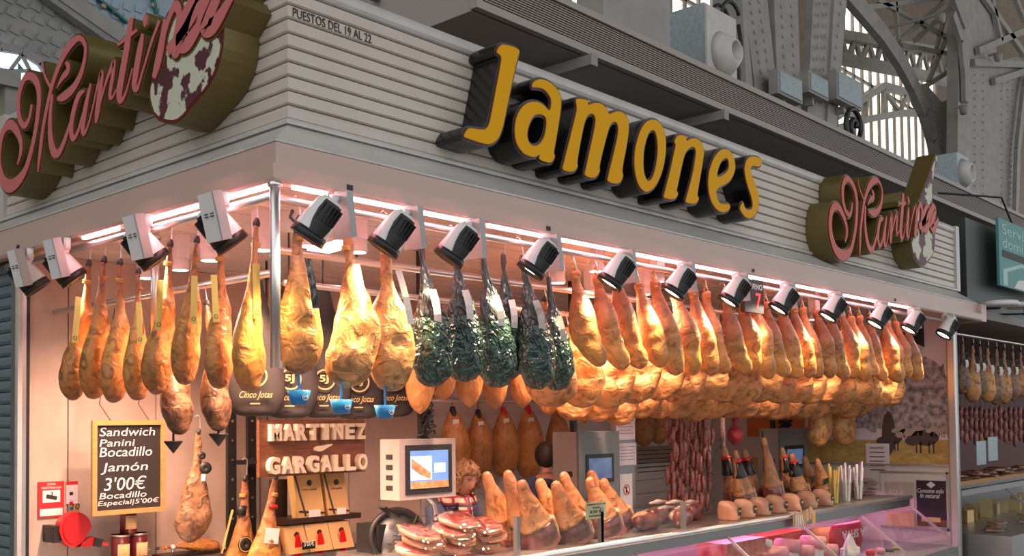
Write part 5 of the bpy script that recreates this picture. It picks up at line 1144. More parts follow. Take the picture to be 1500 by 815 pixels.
# pictures on the end wall
xw = 7.692
PY0, PY1 = BX(1391, 600, xw).y, 1.75
t = thing('pasture_picture', 'large photo panel of pigs grazing under oak trees', 'picture', (xw, .7, 1.3)); zb_ = BX(1391, 681, xw).z; zt_ = 2.80; zh = BX(1391, 645, xw).z
MB().bb((xw-.004, PY0, zb_), (xw+.006, PY1, zh)).build('field', 'poster_field', t); MB().bb((xw-.004, PY0, zh), (xw+.006, PY1, zt_)).build('sky', 'poster_sky', t)
def blob(cy, cz, ry, rz, m, nm, e=.0055, n=26, j=.12, sd=0):
    MB().prism([[(cy+ry*math.cos(q)*(1+j*noise.noise(V((math.cos(q)*3, math.sin(q)*3, sd)))), cz+rz*math.sin(q)*(1+j*noise.noise(V((math.cos(q)*4, math.sin(q)*4, sd+5))))) for q in [2*PI*k/n for k in range(n)]]], lambda u, v, d: V((xw-d, min(max(u, PY0+.004), PY1-.004), min(max(v, zb_+.004), zt_))), .0, e).build(nm, m, t)
pt = lambda px, py: (BX(px, py, xw).y, BX(px, py, xw).z)
y_, z_ = pt(1345, 580); blob(y_, z_, .42, .36, 'poster_tree', 'tree_crown', n=60, j=.5)
y_, z_ = pt(1300, 590); blob(y_, z_, .5, .3, 'poster_tree', 'tree_crown', .006, 60, .5, 3); y_, z_ = pt(1375, 600); blob(y_, z_, .2, .28, 'poster_tree', 'tree_crown', .0065, 60, .5, 7)
y_, z_ = pt(1302, 635); blob(y_, z_, .07, .22, 'poster_pig', 'tree_trunk', .007); y_, z_ = pt(1330, 622); blob(y_, z_, .9, .045, 'poster_tree', 'hedge', .0068)
for px, py, s, mm in ((1355, 642, 1.4, 'poster_pig'), (1329, 635, .85, 'poster_pig_pale'), (1306, 643, 1.1, 'poster_pig'), (1345, 629, .6, 'poster_pig_pale'), (1369, 630, .6, 'poster_pig_pale'), (1386, 630, .7, 'poster_pig_pale'), (1318, 630, .6, 'poster_pig_pale')):
    y_, z_ = pt(px, py); blob(y_, z_, .10*s, .055*s, mm, 'pig_body', .0085); blob(y_+.09*s, z_-.02*s, .05*s, .035*s, mm, 'pig_head', .009)
    for q in (-.06, -.03, .03, .06): MB().bb((xw-.0085, y_+q*s-.007, z_-.11*s), (xw, y_+q*s+.007, z_-.03*s)).build('pig_leg', mm, t)
MB().bb((xw-.02, PY0, zb_-.02), (xw+.006, PY1, zb_)).build('bottom_frame', 'alu', t)
def endpanel(px0, py0, px1, py1, m, lab, nm, dx=.0):
    x = xw-.01-dx; a = BX(px1, py1, x); b = BX(px0, py0, x); t = thing(nm, lab, 'poster', (x, a.y, a.z)); MB().bb((x, a.y, a.z), (x+.008, b.y, b.z)).build('sheet', m, t); return t, a, b, x
fr_, a, b, x = endpanel(1290, 690, 1391, 778, 'wall_white', 'white framed board below the pasture picture', 'poster_board', -.005)
for p, q in (((a.y, b.z-.02), (b.y, b.z)), ((a.y, a.z), (b.y, a.z+.02)), ((a.y, a.z), (a.y+.02, b.z))): MB().bb((x-.012, p[0], p[1]), (x, q[0], q[1])).build('frame_rail', 'alu', fr_)
t, a, b, x = endpanel(1342, 704, 1387, 773, 'poster_dark', 'dark poster with white script Consume solo lo natural', 'poster', .01)
W_, H_ = b.y-a.y, b.z-a.z; m = MB(); text(m, 'Consume solo', (x-.001, b.y-.03*W_, b.z-.27*H_), -Y_, Z_, W_*.9, .10*H_, -X_, shear=.3, bold=.01); text(m, 'lo natural', (x-.001, b.y-.12*W_, b.z-.38*H_), -Y_, Z_, W_*.68, .10*H_, -X_, shear=.3, bold=.01); m.build('lettering', 'white', t)
MB().prism([[(-1, 0), (0, 1), (1, 0), (0, -1)]], lambda u, v, d: V((x-d, (a.y+b.y)/2+u*.045, b.z-.09*H_+v*.035)), 0, .002).build('emblem', 'paper_pink', t); MB().bb((x-.002, a.y, a.z), (x, b.y, a.z+.15*H_)).build('ground_print', 'wood_sign', t); MB().bb((x-.003, a.y+.2*W_, a.z+.10*H_), (x, b.y-.15*W_, a.z+.2*H_)).build('bread_print', 'bread', t)
t, a, b, x = endpanel(1297, 706, 1340, 772, 'wall_stone', 'pale poster with bread slices beside the dark one', 'poster', .008)
MB().bb((x-.002, a.y, a.z), (x, b.y, a.z+.3*(b.z-a.z))).build('bread_print', 'bread', t); m = MB(); text(m, 'AQUI', (x-.001, b.y-.1*(b.y-a.y), b.z-.3*(b.z-a.z)), -Y_, Z_, .5*(b.y-a.y), .13*(b.z-a.z), -X_); m.build('lettering', 'white', t)
nt_, a, b, x = endpanel(1268, 650, 1303, 684, 'paper_pink', 'pale typed notice overlapping the pasture picture', 'notice_board', .004)
for k in range(6): MB().bb((x-.003, a.y+.05, b.z-.05-k*.045), (x, b.y-.04, b.z-.042-k*.045)).build('text_line', 'ink', nt_)
y_ = BX(1337, 487, xw); t = thing('warning_sign', 'dark triangular sign half hidden by the last spotlights', 'sign', y_); MB().prism([[(-.28, -.02), (.02, .17), (.02, -.2)]], lambda u, v, d: V((xw-.012-d, y_.y-u*.8-.1, y_.z+v*.8)), 0, .006).build('plate', 'black', t)
# ================================================================ people behind the counter
def person(base, H, yaw, lean, lab, hairm='hair', detail=True):
    """standing figure as one skinned body; yaw is where it faces, lean bends the upper body forward"""
    f = V((math.cos(yaw), math.sin(yaw), 0)); r = V((f.y, -f.x, 0)); s = H/1.7
    B = V(base)
    P = {}; R = {}
    def j(n, x, fw, z, rx, ry=None): P[n] = B + (r*x + f*fw)*s + Z_*z*s; R[n] = (rx*s, (ry or rx)*s)
    L_ = lean
    j('pel', 0, 0, .95, .15, .11); j('wai', 0, .03*L_, 1.08, .13, .10); j('che', 0, .10*L_, 1.26, .155, .11); j('top', 0, .17*L_, 1.39, .12, .085)
    j('nk', 0, .21*L_, 1.45, .05); j('nk2', 0, .26*L_+.01, 1.50, .048); j('hd', 0, .30*L_+.025, 1.57, .072, .085); j('hd2', 0, .30*L_+.02, 1.63, .078, .092); j('hd3', 0, .29*L_+.005, 1.685, .055, .065)
    E_ = [('pel', 'wai'), ('wai', 'che'), ('che', 'top'), ('top', 'nk'), ('nk', 'nk2'), ('nk2', 'hd'), ('hd', 'hd2'), ('hd2', 'hd3')]
    for q in (-1, 1):
        n = str(q); j('sh'+n, .17*q, .17*L_, 1.37, .062); j('el'+n, .23*q, .20*L_+.05, 1.10, .046); j('wr'+n, .17*q, .20*L_+.13, .93, .030); j('pa'+n, .16*q, .20*L_+.17, .87, .034, .018)
        E_ += [('top', 'sh'+n), ('sh'+n, 'el'+n), ('el'+n, 'wr'+n), ('wr'+n, 'pa'+n)]
        for k in range(4):
            j(f'f{k}'+n, (.16-.03+.02*k)*q, .20*L_+.20, .81, .010); j(f'g{k}'+n, (.16-.032+.021*k)*q, .20*L_+.20, .77+.006*abs(k-1), .009); E_ += [('pa'+n, f'f{k}'+n), (f'f{k}'+n, f'g{k}'+n)]
        j('t'+n, .12*q, .20*L_+.20, .85, .011); j('u'+n, .11*q, .20*L_+.225, .82, .009); E_ += [('pa'+n, 't'+n), ('t'+n, 'u'+n)]
        j('hp'+n, .09*q, 0, .88, .085); j('kn'+n, .10*q, .01, .50, .058); j('an'+n, .10*q, -.01, .09, .040); j('to'+n, .11*q, .14, .035, .035); E_ += [('pel', 'hp'+n), ('hp'+n, 'kn'+n), ('kn'+n, 'an'+n), ('an'+n, 'to'+n)]
    names = list(P); idx = {n: i for i, n in enumerate(names)}
    me = bpy.data.meshes.new('sk'); me.from_pydata([tuple(P[n]-B) for n in names], [(idx[a], idx[b]) for a, b in E_], []); ob = bpy.data.objects.new('sk', me); COL.objects.link(ob)
    md = ob.modifiers.new('skin', 'SKIN'); md.use_smooth_shade = True
    for i, n in enumerate(names): me.skin_vertices[0].data[i].radius = R[n]; me.skin_vertices[0].data[i].use_root = (n == 'pel')
    sb_ = ob.modifiers.new('sub', 'SUBSURF'); sb_.levels = sb_.render_levels = 4 if detail else 2
    dg = bpy.context.evaluated_depsgraph_get(); bm_ = bpy.data.meshes.new_from_object(ob.evaluated_get(dg)); bpy.data.objects.remove(ob)
    H0 = P['hd2']+(P['hd']-P['hd2'])*.35
    ht = .38 if detail else .1
    hf = (f*math.cos(ht)-Z_*math.sin(ht)).normalized(); hu = (Z_*math.cos(ht)+f*math.sin(ht)).normalized()   # head tips forward
    def Rh(d):
        """distance of the head surface from its centre in direction d, with brow, nose, lips and chin"""
        a, b, c = d.dot(r), d.dot(hf), d.dot(hu)
        wd = .074*(1-.30*max(0, -c)**2); dp = .094 if b > 0 else .098; R_ = 1/math.sqrt((a/wd)**2+(b/dp)**2+(c/(.118 if c < 0 else .108))**2)
        if b > 0:
            x, z = a*R_, c*R_
            R_ += .024*math.exp(-(x/.011)**2-((z+.018)/.020)**2)+.012*math.exp(-(x/.009)**2-((z-.008)/.02)**2)
            R_ -= .011*math.exp(-((abs(x)-.030)/.015)**2-((z-.018)/.012)**2)
            R_ += .007*math.exp(-(x/.022)**2-((z+.056)/.010)**2)+.008*math.exp(-(x/.02)**2-((z+.092)/.014)**2)+.004*math.exp(-((abs(x)-.03)/.02)**2-((z-.036)/.008)**2)
        return R_*s
    zc = P['nk2'].z
    for v in bm_.vertices:
        wv = v.co+B
        if wv.z > zc+.01*s and (wv-H0).length < .2*s:
            d = (wv-H0)
            if d.length > 1e-6:
                d.normalize(); k = min(1, (wv.z-zc-.01*s)/(.03*s)); v.co = v.co.lerp(H0+d*Rh(d)-B, k)
    for p in bm_.polygons: p.use_smooth = True
    bm_.materials.clear(); bm_.materials.append(MATS['skin'])
    t = thing('person', lab, 'person', B); o = bpy.data.objects.new('body', bm_); COL.objects.link(o); o.parent = t
    on = lambda a, b, c, e=0: (lambda d: H0+d*(Rh(d)+e*s))((r*a+hf*b+hu*c).normalized())
    # hair: chin-long curls that leave the face free
    rg = []
    for i in range(26):
        th = PI*.93*i/25; ring = []
        for k in range(48):
            ph = 2*PI*k/48; d = (hf*math.cos(ph)+r*math.sin(ph))*math.sin(th)+hu*math.cos(th); az = abs((ph+PI) % (2*PI)-PI)
            el = d.dot(hu); free = max(0, min(1, (1.02-az)/.22))*max(0, min(1, (.60-el)/.18))
            th_ = .026+.013*math.sin(az*9+el*14+3*noise.noise(d*5))+.016*noise.noise(d*11+B)
            if el < -.1: th_ += .018*min(1, -el*1.5)
            if not detail: th_ = .012
            ring.append(H0+d*(Rh(d)+(th_*(1-free)-.02*free)*s))
        rg.append(ring)
    MB().loft(rg).build('hair', hairm, t, True)
    if detail:
        random.seed(77)
        for k in range(46):
            az = random.choice((-1, 1))*random.uniform(.95, 3.1); el = random.uniform(-.75, .55); d = ((hf*math.cos(az)+r*math.sin(az))*math.sqrt(1-el*el)+hu*el)
            c_ = H0+d*(Rh(d)+.034*s); tx = d.cross(Z_).normalized()
            MB().tube([c_+(tx*math.cos(q*1.5)*.012+d*math.sin(q*1.5)*.010)*s-Z_*q*.010*s for q in range(7)], [.003*s, .007*s, .008*s, .008*s, .008*s, .006*s, .002*s], 6).build('curl', hairm, t, True)
    # jacket over torso and sleeves, scarf
    m = MB(); seg = 20
    def ringat(c, rx, ry, up=Z_): return [c+(r*math.cos(2*PI*k/seg)*rx+f*math.sin(2*PI*k/seg)*ry)*s for k in range(seg)]
    m.loft([ringat(P['pel']-Z_*.05*s, .175, .14), ringat(P['wai'], .165, .135), ringat(P['che'], .20, .15), ringat(P['top']-Z_*.02*s, .20, .125), ringat(P['top']+Z_*.03*s, .12, .09), ringat(P['nk'], .065, .065)])
    jk = m.build('jacket', 'denim', t, True)
    for q in ('-1', '1'): MB().tube([P['top'].lerp(P['sh'+q], .55), P['sh'+q], P['sh'+q].lerp(P['el'+q], .5), P['el'+q], P['el'+q].lerp(P['wr'+q], .5), P['wr'+q]], [.07*s, .085*s, .072*s, .064*s, .052*s, .044*s], 14).build('sleeve', 'denim', jk, True)
    m = MB(); m.loft([ringat(P['pel'], .165, .13), ringat(P['hp1'].lerp(P['hp-1'], .5)-Z_*.06*s, .18, .12)]); m.build('trousers_top', 'black', t, True)
    for q in ('-1', '1'): MB().tube([P['hp'+q], P['hp'+q].lerp(P['kn'+q], .5), P['kn'+q], P['an'+q]], [.10*s, .088*s, .07*s, .055*s], 14).build('trouser_leg', 'black', t, True)
    if detail:
        c = P['nk']+Z_*.01*s+f*.02*s; rg = []
        for i in range(25):
            a = 2*PI*i/24; cc = c+(r*math.cos(a)*.098+f*math.sin(a)*.092)*s+Z_*(.012*math.sin(2*a)-.03*math.sin(a))*s; rr = (.044+.010*math.sin(5*a))*s; o_ = (r*math.cos(a)+f*math.sin(a))
            rg.append([cc+(o_*math.cos(b)+Z_*math.sin(b)*1.25)*rr for b in [2*PI*k/10 for k in range(10)]])
        sc_ = MB().loft(rg, cap=False).build('scarf', 'scarf', t, True)
        MB().tube([c+f*.11*s+r*.03*s, c+f*.14*s+r*.05*s-Z_*.12*s, c+f*.145*s+r*.06*s-Z_*.26*s], [.05*s, .055*s, .045*s], 10).build('scarf_end', 'scarf', sc_, True)
        for q in (-1, 1):
            ey = on(.031*q, .085, .018, .0005); nz = (ey-H0).normalized()
            MB().lathe([(.0115*s, 0), (.008*s, .003*s), (.0005, .004*s)], ey, 12, (r, hu*.55, nz)).build('eye', 'white', t, True)
            MB().lathe([(.0058*s, .0028*s), (.0005, .0052*s)], ey, 10, (r, hu*.9, nz)).build('iris', 'ink', t, True)
            MB().tube([on(.019*q, .085, .024, .001), on(.031*q, .085, .027, .002), on(.043*q, .085, .021, .001)], .0022*s, 5).build('eyelid', 'hair', t, True)
            MB().tube([on(.016*q, .085, .037, .001), on(.032*q, .085, .043, .002), on(.048*q, .08, .036, .001)], .0032*s, 6).build('eyebrow', hairm, t, True)
        MB().tube([on(-.021, .085, -.054, .001), on(-.008, .085, -.050, .002), on(.008, .085, -.050, .002), on(.021, .085, -.054, .001)], [.002*s, .0045*s, .0045*s, .002*s], 8).build('lips', 'lip', t, True)
        MB().tube([on(-.019, .085, -.056, .001), on(0, .085, -.061, .002), on(.019, .085, -.056, .001)], [.002*s, .005*s, .002*s], 8).build('lips', 'lip', t, True)
    return t
hd = BY(688, 697, .98)
person((hd.x+.0, 1.25, 0), 1.52, -1.62, .8, 'woman with curly brown hair, checked scarf and blue jacket looking down')
hd2 = BY(806, 690, 1.45); person((hd2.x+.03, 1.5, 0), 1.62, .9, .3, 'person in blue shirt half hidden behind the tall scale', 'hair_dark', detail=False)
# ================================================================ louvred beam and gear above the stall roof
ZB0, ZB1 = 4.29, 4.60
bm1 = MB().bb((1.72, .53, ZB0), (16, 1.9, ZB1)).build('trim_6', 'grille'); struct(bm1)
for z0, z1 in ((ZB0, ZB0+.05), (ZB1-.045, ZB1)): MB().bb((1.70, .48, z0), (16, .54, z1)).build('edge_rail', 'grille', bm1)
MB().bb((1.70, .49, ZB0+.05), (1.76, .54, ZB1-.045)).build('end_cap', 'grille', bm1)
m = MB()
for k in range(13): z = ZB0+.056+k*.0163; m.add([(1.76, .50, z), (16, .50, z), (16, .50, z+.007), (1.76, .50, z+.007), (1.76, .53, z+.003), (16, .53, z+.003), (16, .53, z+.010), (1.76, .53, z+.010)], [(0, 1, 2, 3), (7, 6, 5, 4), (0, 4, 5, 1), (3, 2, 6, 7)])
o = m.build('louvre_blades', 'grille', bm1); o['kind'] = 'stuff'
def boxp(name, lab, cat, pts_front, y, d, m, z0=None):
    a = BY(pts_front[0], pts_front[3], y); b = BY(pts_front[2], pts_front[1], y); t = thing(name, lab, cat, ((a.x+b.x)/2, y, a.z if z0 is None else z0)); MB().bb((a.x, y, a.z if z0 is None else z0), (b.x, y+d, b.z)).build('case', m, t); return t, a, b
t = thing('air_duct', 'galvanised air duct below the louvred beam', 'duct', (2.9, 1.0, 3.8)); a = BY(815, 140, 1.0); b = BY(925, 60, 1.0)
MB().bb((a.x, 1.0, 3.77), (3.52, 1.19, 4.28)).build('duct', 'galv', t); MB().bb((a.x+.55, .99, 3.78), (a.x+.57, 1.18, 4.28)).build('seam', 'galv', t)
t, a, b = boxp('air_outlet', 'galvanised box with round white air nozzle on the beam', 'vent', (1033, 28, 1076, 112), .85, .9, 'galv', ZB1)
cx_, cz_ = a.x+(b.x-a.x)*.52, (ZB1+b.z)/2
MB().bb((a.x+.01, .83, ZB1+.02), (b.x-.01, .85, b.z-.015)).build('face_plate', 'white_trim', t)
MB().lathe([(.5*(b.x-a.x)*.78, 0), (.5*(b.x-a.x)*.66, .06), (.5*(b.x-a.x)*.40, .14), (.5*(b.x-a.x)*.34, .14), (.5*(b.x-a.x)*.30, .05), (.001, .04)], (cx_, .83, cz_), 24, (X_, Z_, -Y_)).build('nozzle', 'white_trim', t, True)
t, a, b = boxp('flood_lamp', 'large grey floodlight housing standing on the louvred beam', 'lamp', (884, -40, 980, 44), .8, .25, 'steel_light', None)
t.location.z = ZB1; 
for c_ in t.children: c_.location.z = t.children[0].location.z
for u in (.1, .9): MB().bb((a.x+u*(b.x-a.x)-.02, .78, a.z-.06), (a.x+u*(b.x-a.x)+.02, .9, a.z+.05)).build('latch', 'steel', t)
for u in (.1, .9): MB().bb((a.x+u*(b.x-a.x)-.015, .84, ZB1), (a.x+u*(b.x-a.x)+.015, .9, a.z)).build('bracket_leg', 'steel', t)
t, a, b = boxp('air_outlet', 'far galvanised box with round nozzle behind the red script sign', 'vent', (1403, 232, 1419, 278), .85, .6, 'galv', ZB1); MB().lathe([(.2, 0), (.12, .12), (.1, .12), (.09, .04)], ((a.x+b.x)/2, .85, (a.z+b.z)/2), 20, (X_, Z_, -Y_)).build('nozzle', 'white_trim', t, True)
for pa, pb, lab in (((812, 150), (856, 128), 'short steel bracket arm beside the letter J under the beam'), ((1020, 190), (1050, 176), 'square steel bracket arm under the middle of the beam')):
    a = BY(*pa, .25); b = BY(*pb, .5); b.z = ZB0-.03; t = thing('bracket_arm', lab, 'bracket', b); MB().bar((b.x, .42, b.z-.035), (b.x, 1.2, b.z-.035), .06, .07).build('arm', 'steel', t); MB().bb((b.x-.035, .41, b.z-.075), (b.x+.035, .42, b.z+.005)).build('end_plate', 'steel_dark', t)
# ================================================================ ironwork of the hall
def poly(px, y, th, m, name, par=None, **k):
    """plate whose outline is given in pixels, standing on plane y with thickness th"""
    L_ = [BY(a, b, y) for a, b in px]; return MB().prism([[(p.x, p.z) for p in L_]], lambda u, v, d: V((u, y+d, v)), 0, th).build(name, m, par, **k)
def strip(px, y, w, th, m, name, par=None):
    pts = [BY(a, b, y) for a, b in px]; mb = MB()
    for i in range(len(pts)-1): mb.bar(pts[i], pts[i+1], th, w, (0, 1, 0))
    return mb.build(name, m, par)
def rivets(px_pairs, y, par, n, r=.035):
    mb = MB()
    for (a, b) in px_pairs:
        for k in range(n):
            p = BY(a[0]+(b[0]-a[0])*k/(n-1), a[1]+(b[1]-a[1])*k/(n-1), y); mb.lathe([(r, 0), (r*.8, r*.6), (.002, r*.8)], p, 6, (X_, Z_, -Y_))
    o = mb.build('rivets', 'steel', par); o['kind'] = 'stuff'
def iron(name, lab, ypl): return thing(name, lab, 'ironwork', (BY(1150, 100, ypl).x, ypl, 0))
IC = lambda nm, lab, px: thing(nm, lab, 'column', V((BY(*px, 4.0).x, 4.0, 0)))
t = IC('riveted_column', 'leaning grey riveted column plate behind the air nozzle box', (1115, 100)); poly([(1088, -20), (1122, -20), (1140, 150), (1106, 130)], 4.0, .12, 'column_paint', 'plate', t); poly([(1086, -20), (1090, -20), (1104, 140), (1094, 140)], 3.9, .5, 'steel_dark', 'web', t); rivets([((1098, 4), (1116, 120)), ((1111, 2), (1127, 118))], 4.0, t, 9)
a = BY(1120, 100, 4.0); MB().bb((a.x-.3, 4.02, 0), (a.x+.3, 4.3, 4.0)).build('shaft', 'steel', t)
t = IC('riveted_column', 'straight grey riveted column plate with a small floodlight', (1155, 100)); poly([(1133, -20), (1168, -20), (1174, 170), (1140, 150)], 4.0, .12, 'column_paint', 'plate', t); rivets([((1144, 10), (1149, 112)), ((1158, 9), (1163, 110))], 4.0, t, 8); a = BY(1157, 100, 4.0); MB().bb((a.x-.3, 4.02, 0), (a.x+.3, 4.3, 4.0)).build('shaft', 'steel', t)
t = IC('riveted_column', 'broad riveted double column beside the bright louvre window', (1205, 100)); poly([(1192, -20), (1222, -20), (1214, 200), (1182, 185)], 4.0, .12, 'column_paint', 'plate', t); poly([(1223, -20), (1242, -20), (1224, 205), (1211, 200)], 3.95, .2, 'column_paint', 'flange', t); rivets([((1200, 5), (1193, 150)), ((1211, 5), (1203, 150)), ((1231, 5), (1216, 150))], 3.95, t, 10); a = BY(1203, 150, 4.0); MB().bb((a.x-.35, 4.02, 0), (a.x+.35, 4.4, 4.0)).build('shaft', 'steel', t)
for (p0, p1, p2, p3, lab) in ((1140, 118, 1175, 136, 'small grey floodlight on the straight column'), (1185, 118, 1213, 134, 'tilted grey floodlight on the broad column'), (1226, 122, 1262, 144, 'pair of grey floodlights beside the broad column')):
    t, a, b = boxp('flood_lamp', lab, 'lamp', (p0, p1, p2, p3), 3.7, .16, 'steel', None); MB().bb((a.x+.05, 3.68, a.z+.04), (b.x-.05, 3.7, b.z-.04)).build('glass', 'galv', t); MB().bb(((a.x+b.x)/2-.03, 3.8, a.z-.12), ((a.x+b.x)/2+.03, 3.94, a.z)).build('bracket', 'steel_dark', t)
# arch, spandrels and the big column on the right
t = thing('iron_arch', 'dark riveted iron arch rib with lattice bracing', 'ironwork', (BY(1330, 100, 7.0).x, 7.0, 0))
strip([(1236, -15), (1262, 15), (1290, 48), (1315, 85), (1337, 125), (1354, 165), (1366, 205), (1374, 250), (1380, 330)], 7.0, .20, .5, 'steel_dark', 'rib', t)
for q in (((1262, 12), (1400, -5)), ((1310, -10), (1316, 62)), ((1316, 62), (1385, 0)), ((1285, 0), (1400, 62)), ((1320, 66), (1404, 82)), ((1360, 120), (1395, 35)), ((1358, 125), (1405, 95)), ((1340, 60), (1404, 0)), ((1385, 20), (1372, 70))): strip(q, 7.1, .10, .12, 'steel_dark', 'lattice_bar', t)
poly([(1356, 122), (1380, 150), (1400, 142), (1402, 340), (1384, 330), (1376, 250), (1366, 200)], 7.0, .15, 'steel_dark', 'spandrel_plate', t); rivets([((1362, 140), (1380, 240)), ((1372, 145), (1392, 300)), ((1368, 150), (1384, 240))], 6.99, t, 14, .03)
t = thing('iron_column', 'massive riveted iron column with branching ribs', 'column', (BY(1440, 200, 6.0).x, 6.0, 0))
poly([(1404, -20), (1420, -20), (1424, 400), (1402, 390)], 5.9, .3, 'steel', 'flange', t); poly([(1420, -20), (1447, -20), (1462, 90), (1462, 420), (1424, 420)], 6.0, .2, 'steel_dark', 'plate', t); poly([(1462, 90), (1500, 80), (1490, 200), (1482, 420), (1462, 420)], 6.0, .2, 'steel', 'spandrel_plate', t)
rivets([((1428, 110), (1428, 400)), ((1440, 110), (1440, 400)), ((1467, 110), (1468, 400)), ((1476, 110), (1476, 380)), ((1484, 100), (1480, 300))], 5.98, t, 26, .03)
strip([(1395, 20), (1408, 60), (1413, 110), (1414, 150)], 5.8, .12, .3, 'steel', 'branch_rib', t); strip([(1520, 60), (1500, 130), (1490, 220), (1484, 420)], 5.8, .12, .3, 'steel', 'branch_rib', t)
for q in (((1440, -5), (1500, 80)), ((1432, 75), (1500, 45)), ((1425, 92), (1500, 95)), ((1450, -10), (1466, 60)), ((1486, -5), (1500, 30)), ((1395, -5), (1412, 40)), ((1455, 120), (1500, 105))): strip(q, 5.9, .13, .2, 'steel', 'brace', t)
a = BY(1442, 400, 6.0); MB().bb((a.x-.5, 6.0, 0), (a.x+.5, 6.4, 4.2)).build('shaft', 'steel_dark', t)
for k, (px, py) in enumerate(((1412, 155), (1378, 20), (1462, 78))):
    p = BY(px, py, 5.6); tt = thing('loudspeaker_cluster', 'grey horn fitting bolted to the iron column', 'fitting', p, 'fittings on the ironwork'); MB().lathe([(.10, 0), (.13, -.06), (.10, -.22), (.05, -.25)], p, 10).build('horn', 'steel', tt, True); MB().bar(p, (p.x, 7.0 if k == 1 else 5.88, p.z), .06, .06).build('stay', 'steel_dark', tt)
# light trusses further back
t = thing('light_truss', 'pale lattice truss crossing behind the dark arch', 'ironwork', (BY(1300, 80, 10).x, 10, 0))
for q, w_ in ((((1228, 52), (1405, 82)), .35), (((1228, 85), (1405, 122)), .35)): strip(q, 10, w_, .3, 'steel_light', 'chord', t)
for k in range(9): x = 1232+k*20; strip([(x, 54+k*3.2), (x+10, 88+k*4)], 10, .10, .2, 'steel_light', 'web_bar', t); strip([(x+10, 88+k*4), (x+20, 57+k*3.4)], 10, .10, .2, 'steel_light', 'web_bar', t)
t = thing('light_truss', 'pale bowed truss before the louvre window', 'ironwork', (BY(1300, 150, 15.84).x, 15.84, 0))
for q, w_ in ((((1222, 172), (1292, 126), (1365, 146)), .3), (((1222, 190), (1270, 175), (1320, 166), (1365, 166)), .3)): strip(q, 15.84, w_*1.35, .3, 'steel_light', 'chord', t)
for a_, b_ in (((1240, 165), (1258, 178)), ((1294, 126), (1294, 168)), ((1294, 130), (1318, 165)), ((1330, 135), (1318, 165)), ((1330, 135), (1345, 165)), ((1270, 140), (1268, 175))): strip([a_, b_], 15.84, .16, .2, 'steel_light', 'web_bar', t)
t = thing('iron_scroll', 'black wrought iron spiral scroll standing behind the beam', 'ironwork', BY(1252, 200, 1.7))
p = BY(1252, 186, 1.7); MB().tube([p+V((math.cos(q)*(.05+.022*q), 0, math.sin(q)*(.05+.022*q))) for q in [k*.45 for k in range(25)]], .035, 6).build('spiral', 'black', t, True); MB().tube([p+V((.2, 0, -.2)), p+V((.3, 0, -.25)), (p.x+.3, 1.7, ZB1)], .03, 6).build('stem', 'black', t, True)
p = BY(1074, 18, 1.6); t = thing('iron_scroll', 'dark coil of cable and scroll beside the first column', 'ironwork', p); MB().tube([p+V((math.cos(q)*.12, .02*q, math.sin(q)*.12)) for q in [k*.5 for k in range(26)]], .02, 6).build('coil', 'black', t, True); MB().tube([p+V((.1, 0, -.1)), p+V((.16, 0, -.3)), p+V((0.05, 0, -.45)), p+V((.1, .0, -.6)), (p.x+.1, 1.6, ZB1)], .02, 6).build('tail', 'black', t, True)
# clutter under the beam near the letter J
t = thing('roof_truss', 'grey lattice roof truss bits behind the letter J', 'ironwork', (BY(640, 20, 1.4).x, 1.4, 3.76))
for q in (((575, -10), (596, 22)), ((596, 22), (630, -10)), ((618, -10), (650, 30)), ((640, 38), (668, 10)), ((662, -8), (672, 50)), ((716, 92), (800, 55)), ((700, 70), (745, 48)), ((540, -12), (700, 52)), ((640, 14), (690, 24))): strip(q, 1.4, .05, .08, 'steel', 'bar', t)
a = BY(640, 20, 1.4); MB().bb((a.x-.6, 1.4, 3.72), (a.x+1.0, 1.5, 3.80)).build('base_bar', 'steel_dark', t)
t = thing('roof_box', 'brown plywood box on the stall roof behind the letter J', 'box', BY(715, 60, 1.6)); q = [BY(*p, 1.6) for p in ((672, 15), (752, 45), (728, 85), (660, 60))]; MB().prism([[(p.x, p.z) for p in q]], lambda u, v, d: V((u, 1.6+d, v)), 0, .4).build('case', 'roof_timber', t); MB().bb((t.location.x-.3, 1.7, 3.76), (t.location.x+.3, 1.9, t.location.z)).build('leg', 'roof_timber', t)
# ================================================================ hall shell: end wall with louvre windows, tiled vault, roof
struct(MB().bb((-9, -25.0, 24.0), (90, 32, 24.3)).build('ceiling_hall', 'roof_timber'))  # unseen left and front edges shaped by how much sky light should enter
YW = 16.0
def win(px0, py0, px1, py1):
    a = BY(px0, py1, YW); b = BY(px1, py0, YW); return a.x, b.x, a.z, b.z
W1 = win(838, -60, 1100, 140); W2 = win(1216, 95, 1372, 260); W3 = win(1476, 60, 1530, 150); W4 = win(600, -60, 700, 60)
xs_ = sorted([-40, 80] + [v for w_ in (W1, W2, W3) for v in w_[:2]])
wl = bpy.data.objects.new('wall_far', None); COL.objects.link(wl); wl.location = (0, YW, 0); struct(wl)
for i in range(len(xs_)-1):
    x0, x1 = xs_[i], xs_[i+1]; op = [w_ for w_ in (W1, W2, W3) if abs(w_[0]-x0) < 1e-6]
    if op:
        w_ = op[0]; MB().bb((x0, YW, 0), (x1, YW+.3, w_[2])).build('wall_pier', 'roof_timber', wl); MB().bb((x0, YW, w_[3]), (x1, YW+.3, 24)).build('wall_pier', 'roof_timber', wl)
    else: MB().bb((x0, YW, 0), (x1, YW+.3, 24)).build('wall_pier', 'roof_timber', wl)
